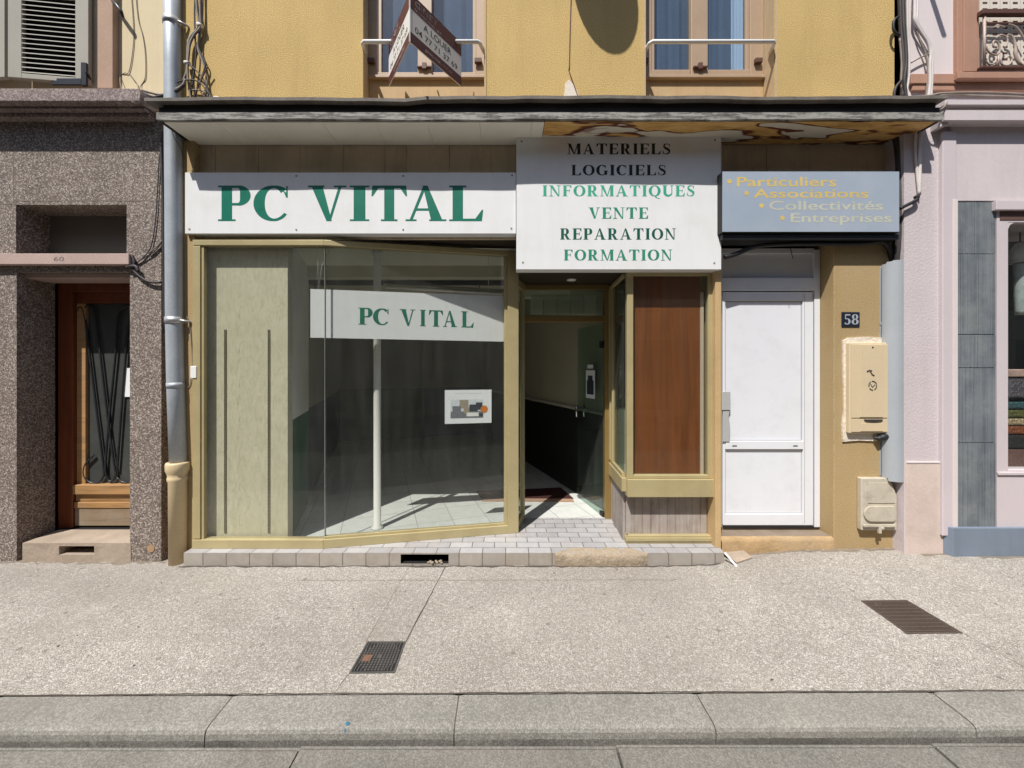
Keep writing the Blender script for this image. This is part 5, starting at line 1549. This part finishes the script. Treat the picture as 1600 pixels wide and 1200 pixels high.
m.box(gx - gr - .010, gx - gr, -.004, .0, gz0 + .03, gz1 - .03); m.build('flange', M['guard_grey'], mg)

# ------------------------------------------------------------------ right: pink building
PB = thing('pink_building', 'pale pink rendered building with terracotta window surround and a small shop', 'building', (4.5, 0, 0))
pyw = -.09
px0 = X(1412.5, pyw)
m = MB().box(px0, X(1500, pyw), pyw, .35, -.2, Z(150, pyw)); m.box(X(1500, pyw), 9, pyw, .35, Z(300, pyw), Z(150, pyw)); m.build('wall', M['pink_wall'], PB)
MB().box(px0 + .012, X(1472), pyw - .008, pyw + .01, -.2, Z(723, pyw)).build('wall_base', paint('pink_wall_base', (0.58, 0.475, 0.425, 1), .9, .1, 3, .04, 80, .5, 40, dirt=.5, dirt_col=(.42, .34, .28, 1), dirt_scale=4), PB, bevel=.004)
MB().box(px0 + .013, X(1472), pyw - .012, pyw + .01, Z(723, pyw) - .001, Z(721, pyw)).build('wall_line', M['pink_white'], PB)
MB().box(px0 + .014, 9, .0, .35, Z(150, pyw) - .1, 9.5).build('upper_wall', M['pink_white'], PB)
# pilaster, ribbed panel, shop window
yq = -.12
MB().box(X(1473, yq), X(1495, yq), yq, .0, .25, Z(205, yq)).build('pilaster', M['lilac'], PB, bevel=.006)
MB().box(X(1490, yq - .006), X(1497, yq - .006), yq - .006, yq + .02, .25, Z(312, yq)).build('pilaster_bead', M['pink_white'], PB, bevel=.002)
m = MB(); x = X(1497.5, yq); xe = X(1557, yq); k = 0
m.box(X(1496.5, yq), xe, yq + .012, .0, .25, Z(316, yq), 1)
wds = []
segs = [(.27, Z(692, yq)), (Z(691.2, yq), Z(575, yq)), (Z(574.2, yq), Z(523, yq)), (Z(522, yq), Z(397, yq)), (Z(396.3, yq), Z(316, yq))]
random.seed(11)
while x < xe - .004:
    wd = .0085
    for s0, s1 in segs:
        d_ = random.uniform(-.0012, .0012)
        m.box(x, x + wd - .0036, yq + d_, yq + .0118, s0 + random.uniform(0, .002), s1)
    x += wd; k += 1
m.build('ribbed_panel', [M['ribbed_wood'], M['cable_dark']], PB)
m = MB()
wx0 = X(1575, yq); wz1 = Z(347, yq); wz0 = Z(735, yq)
m.holed(X(1557.5, yq), 9, .25, Z(330, yq), [(wx0, 6.6, wz0, wz1)], yq, .35)
sw_ = m.build('shop_window', M['lilac'], PB)
m = MB().box(X(1557.5, yq), 9, yq - .012, yq + .005, wz0 - .035, wz0 - .012); m.box(X(1557.5, yq) - .04, 9, yq - .03, yq + .005, Z(330, yq), Z(316, yq))
m.build('moulding', M['lilac'], sw_, bevel=.003)
MB().box(X(1562, yq), 9, yq - .004, yq + .002, Z(344, yq), Z(322, yq) ).build('head_board', paint('brown_head_board', (.12, .065, .05, 1), .6, .1), sw_)
m = MB().box(wx0 - .01, 6.7, yq + .05, yq + .056, wz0 - .05, wz1 + .05); m.build('pane', M['glass_box'], sw_)
m = MB().box(wx0 - .3, 7.4, 1.3, 1.35, .2, 3); m.box(wx0 - .3, wx0 - .25, .351, 1.3, .2, 3); m.box(wx0 - .3, 7.4, .351, 1.3, 2.9, 3); m.box(wx0 - .3, 7.4, .351, 1.3, .25, .3)
# widen the real opening through the wall behind the frame
m.build('shop_room', M['in_dark'], sw_)
m = MB(); m.prism([(wx0, wz1), (wx0, wz1 - .06), (wx0 + .02, wz1 - .02), (wx0 + .06, wz1)], yq + .002, yq + .03); m.build('corner_bracket', M['lilac'], sw_)
# plinth with a cut corner
m = MB().zprism([(X(1474, -.1), -.0), (X(1474, -.1), -.10), (X(1490, -.145), -.145), (9, -.145), (9, .0)], -.1, Z(825, -.145))
m.build('plinth', M['plinth_blue'], PB, bevel=.004)
# shop fascia and cornice
MB().box(X(1489, yq), 9, yq + .012, .0, Z(313, yq), Z(195, yq)).build('shop_fascia', M['pink_smooth'], PB, bevel=.003)
cy = -.185
m = MB()
xc = X(1476, cy)
m.box(xc + .05, 9, -.13, .0, Z(195, -.13), Z(188, cy)); m.box(xc, 9, cy, .0, Z(187.5, cy), Z(172, cy)); m.box(xc + .02, 9, cy + .03, .0, Z(171.8, cy), Z(165, cy)); m.box(xc - .01, 9, cy - .01, .0, Z(164.6, cy), Z(157, cy))
m.build('shop_cornice', M['pink_smooth'], PB, bevel=.006)
m = MB().prism([(X(1467, -.15), Z(200, -.15)), (X(1480, -.15), Z(196, -.15)), (X(1482, -.15), Z(170, -.15)), (X(1476, -.15), Z(166, -.15)), (X(1465, -.15), Z(182, -.15))], -.16, -.02)
m.build('cornice_return', M['pink_smooth'], PB, bevel=.006)
# terracotta surround, sill band, balcony
MB().box(X(1496, -.03), X(1530, -.03), -.03, .03, Z(113, -.03), 6.0).box(X(1506, -.04), X(1527, -.04), -.04, .0, Z(113, -.03), 6.0).build('window_surround', M['terracotta'], PB, bevel=.004)
m = MB().box(X(1424, -.03), X(1494.5, -.03), -.03, .03, Z(130, -.03), Z(115, -.03)); m.box(X(1494.8, -.05), 9, -.06, .03, Z(122, -.06), Z(112, -.06)); m.box(X(1426, -.02), 9, -.02, .03, Z(141, -.02), Z(122.5, -.06))
m.build('sill_band', M['terracotta'], PB, bevel=.004)
bsh = MB(); ysx = -.0105
x = X(1531, ysx)
k = 0
while x < 6.2:
    x2 = x + .083
    bsh.box(x + .002, x2 - .002, ysx + .0005 * (k % 2), .02, Z(110, 0), 5.5)
    x = x2; k += 1
shp = bsh.build('folding_shutter', paint('pinkish_white_shutter', (.66, .60, .52, 1), .6, .05, 3, .02, 60), PB)
m = MB(); x = X(1531, ysx); k = 0
while x < 4.6:
    for j in range(12):
        zz_ = Z(104, ysx) + j * .0515
        m.box(x + .022, x + .060, ysx - .0015, ysx + .001, zz_, zz_ + .014)
    x += .083
m.build('slots', M['cable_brown'], shp)
m = MB(); yr_ = -.055
def pr(px, py): return P(px, py, yr_)
for pxo in (0, 76):
    def pq(px, py): return P(px + pxo, py, yr_)
    m.tube([pq(1538, 104), pq(1538, 24)], .010, 6)
    m.tube([pq(1540, 72), pq(1546, 82), pq(1556, 86), pq(1562, 80), pq(1560, 68), pq(1553, 64), pq(1552, 72), pq(1557, 74)], .007, 6, smooth_path=5)
    m.tube([pq(1556, 60), pq(1563, 55), pq(1572, 58), pq(1574, 66), pq(1570, 74)], .007, 6, smooth_path=5)
    m.tube([pq(1575, 54), pq(1582, 58), pq(1586, 70), pq(1587, 86), pq(1592, 98), pq(1600, 103)], [.007, .009, .010, .012, .012, .010], 6, smooth_path=5)
    m.tube([pq(1575, 38), pq(1585, 41), pq(1594, 50), pq(1602, 64)], .007, 6, smooth_path=5)
    m.tube([pq(1541, 43), pq(1552, 43), pq(1560, 40), pq(1570, 43)], .006, 6, smooth_path=4)
    m.tube([pq(1541, 95), pq(1546, 101), pq(1554, 98), pq(1557, 90)], .007, 6, smooth_path=5)
    m.tube([pq(1563, 92), pq(1566, 101), pq(1575, 102), pq(1581, 94), pq(1577, 88), pq(1571, 92)], .007, 6, smooth_path=5)
    m.tube([pq(1560, 104), pq(1560, 86)], .006, 6); m.disc((X(1558 + pxo, yr_), yr_ - .004, Z(41, yr_)), .016, .008, 10)
x_end = X(1700, yr_)
m.build('ironwork', paint('pale_painted_iron', (.42, .33, .28, 1), .5, .1), PB)
m = MB().box(X(1531, yr_), x_end, yr_ - .012, yr_ + .02, Z(107.5, yr_), Z(104, yr_)); m.box(X(1531, yr_), x_end, yr_ - .02, yr_ + .02, Z(24, yr_), Z(17, yr_)); m.box(X(1538, yr_), x_end, yr_ - .006, yr_ + .006, Z(38, yr_), Z(35.5, yr_))
m.build('balcony_rail', M['cable_brown'], PB, bevel=.003)
# rolls and stacks of fabric in the pink shop's window
fab = [('mottled grey bolt of cloth, thickest of the stack in the pink shop window', (.10, .085, .10, 1), 590, 622), ('blue green bolt of cloth under the mottled grey one', (.03, .075, .085, 1), 628, 639.5), ('olive yellow bolt of cloth in middle of window stack', (.085, .085, .02, 1), 640.5, 653),
       ('pale buff bolt of cloth in the shop window stack', (.34, .25, .15, 1), 654, 665), ('rust red bolt of cloth low in the shop window stack', (.20, .055, .02, 1), 666, 679), ('very dark bolt of cloth at the foot of shop window stack', (.02, .018, .02, 1), 680, 702)]
for lab, c, ya, yb3 in fab:
    yy0 = .02
    m = MB().box(X(1571, .03), 6.3, .03, .26, Z(yb3, .03) + .001, Z(ya, .03) - .001)
    mm = NT('cloth_' + '_'.join(lab.split()[:2]))
    cc = mm.mix(mm.ramp(mm.voro(70, out='Distance'), [(.25, 0.0), (.5, 1.0)]), mul(c, 2.6), mul(c, .6))
    mm.base(mm.mix(mm.ramp(mm.noise(40, 4), [(.4, 0.0), (.6, .6)]), cc, mul(c, 1.2))); mm.set(.95); mm = mm.m
    tag(m.build('cloth_bolt', mm, bevel=.012), lab, 'cloth', 'bolts of cloth in the shop window')
m = MB().box(X(1570, .02), 6.3, .0, .24, Z(730, .02), Z(703, .02)); tag(m.build('window_bench', paint('patterned_cover', (.16, .085, .07, 1), .9, .6, 22, .2, 60)), 'low bench with patterned cover under the stacked cloth', 'bench')
m = MB().box(X(1570, .02), 6.3, .02, .24, Z(589, .02), Z(577, .02)); tag(m.build('folded_cloth', paint('pale_pink_cloth', (.50, .33, .28, 1), .9, .4, 20, .1, 60), bevel=.008), 'folded pale pink cloth lying on top of the stack', 'cloth')
lt = thing('window_lantern', 'white glass lantern hanging in the pink shop window', 'lantern', (X(1594, .12), .12, Z(490, .12)))
m = MB().lathe((X(1594, .12), .12), [(.03, Z(492, .12)), (.036, Z(486, .12)), (.042, Z(415, .12)), (.04, Z(412, .12))], 14); m.build('glass_body', paint('pale_lantern_glass', (.45, .5, .5, 1), .2, .3, 14), lt)
m = MB().lathe((X(1594, .12), .12), [(.062, Z(411, .12)), (.060, Z(390, .12)), (.03, Z(380, .12))], 14); m.build('cap', M['white_metal'], lt)
m = MB().tube([Vector((X(1594, .12), .12, Z(381, .12))), Vector((X(1594, .12), .12, Z(345, .12)))], .005, 5); m.build('chain', M['iron'], lt)

# ------------------------------------------------------------------ cables
def cables(name, label, runs, base, cat='cables'):
    t_ = thing(name, label, cat, base)
    for mat, r, Y, pts, n in runs:
        MB().tube([P(a, b, Y if len(q) == 0 else q[0]) for a, b, *q in pts], r, 6, smooth_path=n).build('cable', M[mat], t_)
    return t_
cb = cables('cable_bundle', 'tangled dusty bundle of grey and brown cables on yellow wall beside rain pipe', [
    ('cable_grey', .010, -.03, [(306, -20), (308, 15), (311, 36), (308, 46), (298, 58), (294, 72), (293, 96), (292, 112), (287, 126)], 5),
    ('cable_grey', .009, -.035, [(312, -20), (313, 20), (313, 42), (304, 54), (297, 68), (295, 84), (293, 110), (296, 140), (299, 158)], 5),
    ('cable_grey', .008, -.02, [(317, -20), (316, 30), (314, 50), (309, 72), (312, 85), (318, 100), (322, 120), (326, 156)], 5),
    ('cable_dark', .006, -.025, [(305, -20), (304, 20), (305, 60), (306, 90), (302, 120), (298, 156)], 5),
    ('cable_dark', .006, -.03, [(311, 50), (310, 72), (316, 88), (321, 100), (316, 118), (305, 148), (301, 157)], 5),
    ('cable_dark', .006, -.035, [(293, 100), (302, 106), (314, 118), (322, 132), (328, 148), (338, 156)], 5),
    ('cable_dark', .0055, -.05, [(262, 145), (270, 133), (285, 126), (300, 125), (312, 129), (322, 142), (318, 156)], 5),
    ('cable_brown', .0055, -.04, [(325, 104), (318, 116), (312, 136), (318, 150), (330, 156)], 5),
    ('cable_grey', .010, -.06, [(290, 124), (285, 134), (272, 141), (262, 146), (250, 148), (236, 145), (222, 141)], 5),
    ('cable_dark', .012, -.06, [(288, 132), (278, 141), (266, 146), (252, 150), (240, 152), (226, 146)], 5),
    ('cable_grey', .007, -.05, [(322, 156), (334, 154), (350, 155.5), (372, 156)], 4),
    ('cable_white', .010, -.05, [(330, 157), (338, 152), (346, 157)], 4),
    ('cable_grey', .006, -.03, [(300, 141), (312, 141), (322, 146), (330, 157)], 4),
], (X(305), 0, 3.66))
MB().tube([P(309, 38, -.032), P(316, 41, -.032)], .017, 8).build('cable_tie', M['cable_white'], cb); m = MB().tube([P(289, 98, -.032), P(296, 99, -.032)], .016, 8); m.build('cable_tie', M['cable_white'], cb)
cables('thin_cables', 'two thin wires looping down the cream wall beside the shutter', [
    ('cable_grey', .003, .034, [(205, -10), (208, 30), (209, 58), (206, 90), (201, 113), (195, 114), (188, 120), (190, 138, -.05), (205, 157, -.16), (213, 162, -.16)], 5),
    ('cable_grey', .003, .034, [(212, -10), (216, 30), (223, 56), (227, 85), (227, 120), (220, 134), (216, 142, -.03), (220, 150, -.1)], 5),
    ('cable_grey', .0035, .03, [(201, 113), (209, 124), (215, 133), (215, 142, -.03)], 5),
], (X(208), .04, Z(138)), 'wires')
cables('facade_cables', 'thin black wires and knot of cable ties at end of granite lintel', [
    ('cable_dark', .004, -.010, [(249, 240), (246, 300), (243, 345), (236, 385), (224, 402), (212, 412)], 5),
    ('cable_dark', .004, -.014, [(258, 330), (256, 365), (246, 388), (230, 400), (214, 410)], 5),
    ('cable_grey', .005, -.014, [(262, 300, -.03), (259, 360), (250, 380), (232, 396)], 5),
    ('cable_dark', .010, -.02, [(206, 400), (210, 410), (208, 420), (216, 430), (232, 440), (250, 441), (258, 436, .02)], 5),
    ('cable_dark', .013, -.03, [(198, 418), (206, 416), (213, 417), (216, 424)], 4),
    ('cable_dark', .009, -.02, [(205, 398), (208, 408), (212, 418)], 4),
    ('cable_dark', .0025, -.155, [(268, 200), (272, 215), (284, 235, -.1), (286, 262, -.02)], 4),
    ('cable_dark', .011, -.02, [(255, 205), (252, 230), (253, 260), (255, 330), (256, 420), (257, 520)], 4),
], (X(235), 0, Z(440)), 'wires')
cables('wall_wire', 'thin dark wire running down a crack between the two upper windows', [
    ('cable_brown', .004, -.004, [(893, -20), (891, 40), (889.5, 105), (889, 110), (895, 128), (905, 156)], 3),
], (X(893), 0, 3.7), 'wire')
cables('corner_cables', 'thick black cables running down the yellow wall edge beside the pink wall', [
    ('cable_dark', .020, -.03, [(1406, -20), (1408, 30), (1409, 60), (1412, 110), (1410, 154)], 5),
    ('cable_dark', .012, -.05, [(1410, -20), (1412, 40), (1415, 70), (1416, 100), (1413, 125), (1416, 154)], 5),
    ('black_rubber', .010, -.05, [(1404, 26), (1397, 32), (1396, 45), (1400, 52), (1406, 55)], 5),
    ('cable_dark', .010, -.04, [(1408, 126), (1400, 136), (1397, 148), (1400, 156)], 5),
    ('cable_white', .008, -.03, [(1417, -20), (1418, 40), (1420, 80), (1420, 120), (1414, 155)], 5),
    ('cable_grey', .008, -.03, [(1406, 60), (1409, 95), (1408, 130), (1412, 152)], 5),
    ('cable_dark', .016, -.01, [(1397, 218, .03), (1398, 280, .02), (1397, 350), (1400, 400), (1403, 440)], 4),
    ('cable_dark', .026, -.03, [(1401, 214, -.03), (1405, 250, -.04), (1406, 300, -.05), (1404, 370, -.05), (1402, 420)], 4),
    ('black_rubber', .014, -.12, [(1406, 326), (1418, 320), (1431, 313), (1434, 306), (1430, 309)], 4),
], (X(1410), 0, 2.4))
cables('white_cables', 'white cables strapped to pink wall, bending and passing behind the canopy', [
    ('cable_white', .011, -.04, [(1430, -20), (1429, 18), (1430, 34), (1440, 52), (1450, 68), (1454, 84), (1453, 100), (1453, 130), (1450, 156)], 5),
    ('cable_white', .010, -.03, [(1434, -20), (1433, 18), (1433, 34), (1446, 56), (1456, 78), (1456, 120), (1455, 140), (1454, 156)], 5),
    ('cable_grey', .007, -.03, [(1429, 34), (1436, 60), (1446, 84), (1450, 110), (1448, 140), (1446, 156)], 5),
    ('cable_grey', .006, -.03, [(1424, 98), (1436, 91), (1447, 86), (1456, 84)], 4),
    ('cable_white', .012, -.11, [(1441, 186), (1437, 230), (1437, 270), (1436, 305)], 4),
    ('cable_white', .009, -.105, [(1434, 186), (1430, 225), (1432, 262), (1436, 305)], 4),
    ('cable_grey', .007, -.10, [(1450, 156), (1480, 148), (1530, 150), (1610, 152)], 4),
    ('cable_grey', .009, -.16, [(1416, 152, -.03), (1450, 150, -.06), (1475, 146, -.1), (1540, 145, -.1), (1610, 148, -.1)], 4),
    ('cable_grey', .006, -.12, [(1430, 155), (1466, 172, -.2), (1480, 160, -.2)], 4),
], (X(1445), 0, 2.8))
# an outdoor pipe stub above, whose shadow slants across the pink wall
mb = MB().tube([(3.305, .0, 5.24), (3.305, -.50, 5.24)], .022, 8)
mb.box(3.265, 3.345, -.012, .002, 5.20, 5.28)
tag(mb.build('wall_bracket', M['iron']), 'iron rod on upper pink wall that throws a short slanting shadow', 'bracket')

# ------------------------------------------------------------------ covers in the pavement
def cover(name, label, quad_px, mat, pattern):
    q = [Vector(G2(*p)) for p in quad_px]         # back-left, back-right, front-right, front-left
    t_ = thing(name, label, 'drain cover', ((q[0].x + q[2].x) / 2, (q[0].y + q[2].y) / 2, zg((q[0].x + q[2].x) / 2, (q[0].y + q[2].y) / 2)))
    def b(u, v): return q[0] * (1 - u) * (1 - v) + q[1] * u * (1 - v) + q[2] * u * v + q[3] * (1 - u) * v
    def slab(m, u0, u1, v0, v1, h0, h1, mi=0):
        c = [b(u0, v1), b(u1, v1), b(u1, v0), b(u0, v0)]
        vs = [(p.x, p.y, zg(p.x, p.y) + h0) for p in c] + [(p.x, p.y, zg(p.x, p.y) + h1) for p in c]
        m.raw(vs, [(0, 3, 2, 1), (4, 5, 6, 7), (0, 1, 5, 4), (1, 2, 6, 5), (2, 3, 7, 6), (3, 0, 4, 7)], mi)
    m = MB()
    slab(m, 0, 1, 0, .04, -.01, .004); slab(m, 0, 1, .96, 1, -.01, .004); slab(m, 0, .04, .04, .96, -.01, .004); slab(m, .96, 1, .04, .96, -.01, .004)
    m.build('frame', mat, t_)
    m = MB(); slab(m, .045, .955, .045, .955, -.012, .0006); pl_ = m.build('plate', M['black'] if pattern == 'stud' else M['joint'], t_)
    m = MB()
    if pattern == 'stud':
        N = 12
        for i in range(N):
            for j in range(N):
                u = .06 + .88 * i / N; v = .06 + .88 * j / N
                cu, cv = (i - 5.5), (j - 5.5)
                if abs(cu) < 1.3 and abs(cv) < 1.3: continue
                if abs(cu) + abs(cv) > 8.2:
                    slab(m, u + .008, u + .034, v + .004, v + .07, .0012, .0045)
                else: slab(m, u + .012, u + .062, v + .012, v + .062, .0012, .0045)
        slab(m, .44, .56, .44, .56, .0012, .0052)
        m.build('studs', mat, t_)
        m = MB(); slab(m, .13, .33, .46, .66, .0046, .0056); m.build('rust_patch', M['rust_spot'], t_)
    else:
        N = 22
        for i in range(N):
            u = .05 + .9 * i / N
            slab(m, u + .006, u + .026, .05, .95, .001, .0042)
        for j in range(9):
            v = .05 + .9 * j / 8.4
            slab(m, .05, .95, v, min(.95, v + .03), .001, .0036)
        m.build('bars', mat, t_)
cover('drain_cover', 'square black cast iron drain cover with studs in the pavement', [(574, 1003), (634, 1003), (617, 1052), (545, 1053)], M['cast_iron'], 'stud')
cover('drain_grate', 'rusty brown slotted drain grate in pavement before the pink building', [(1345, 939), (1417, 938), (1505, 990), (1417, 991)], M['rust_iron'], 'grid')
# blue paint dab on the kerb nose, bits of litter and leaves
m = MB(); rr = random.Random(2)
def kz(y):
    for (y0_, z0_), (y1_, z1_) in zip(prof[:-1], prof[1:]):
        if y1_ <= y <= y0_: return z0_ + (z1_ - z0_) * (y - y0_) / (y1_ - y0_)
    return -.05
kx = (544 - XV) * (D0 + KY - .145) / F
ang = [R(30 * k) for k in range(12)]
for (cx_, cy_, rx_, ry_) in ((kx, KY - .150, .009, .009), (kx - .003, KY - .1705, .004, .0035)):
    c_ = (cx_, cy_, zkerb(cx_) + kz(cy_) + .0022)
    ring = []
    for a in ang:
        k_ = rr.uniform(.75, 1.15)
        x_, y_ = cx_ + rx_ * math.cos(a) * k_, cy_ + ry_ * math.sin(a) * k_
        ring.append((x_, y_, zkerb(x_) + kz(y_) + .0022))
    for i in range(12): m.face([c_, ring[i], ring[(i + 1) % 12]])
tag(m.build('paint_mark', M['blue_spray']), 'small dab of blue marking paint on the kerb edge', 'paint mark')
rr = random.Random(8)
m = MB()
for k in range(70):
    if k < 48: x, y = rr.uniform(-4.2, 4.4), -abs(rr.gauss(0, .18)) - .11
    else: x, y = rr.uniform(-3, 3.4), rr.uniform(-1.25, -.12)
    s = rr.uniform(.002, .006); a = rr.uniform(0, 6.28)
    if abs(x - .0) < 1.75 and y > -.10: continue
    z = zg(x, y) + .002
    pts = [(x + s * math.cos(a + q) * (1.8 if i % 2 else .8), y + s * math.sin(a + q) * (1.2 if i % 2 else .8), z + rr.uniform(0, .004)) for i, q in enumerate((0, 1.2, 2.6, 3.6, 5.0))]
    m.face(pts, rr.choice((0, 0, 1)))
o_ = m.build('litter', [M['cable_brown'], M['joint']]); o_['kind'] = 'stuff'
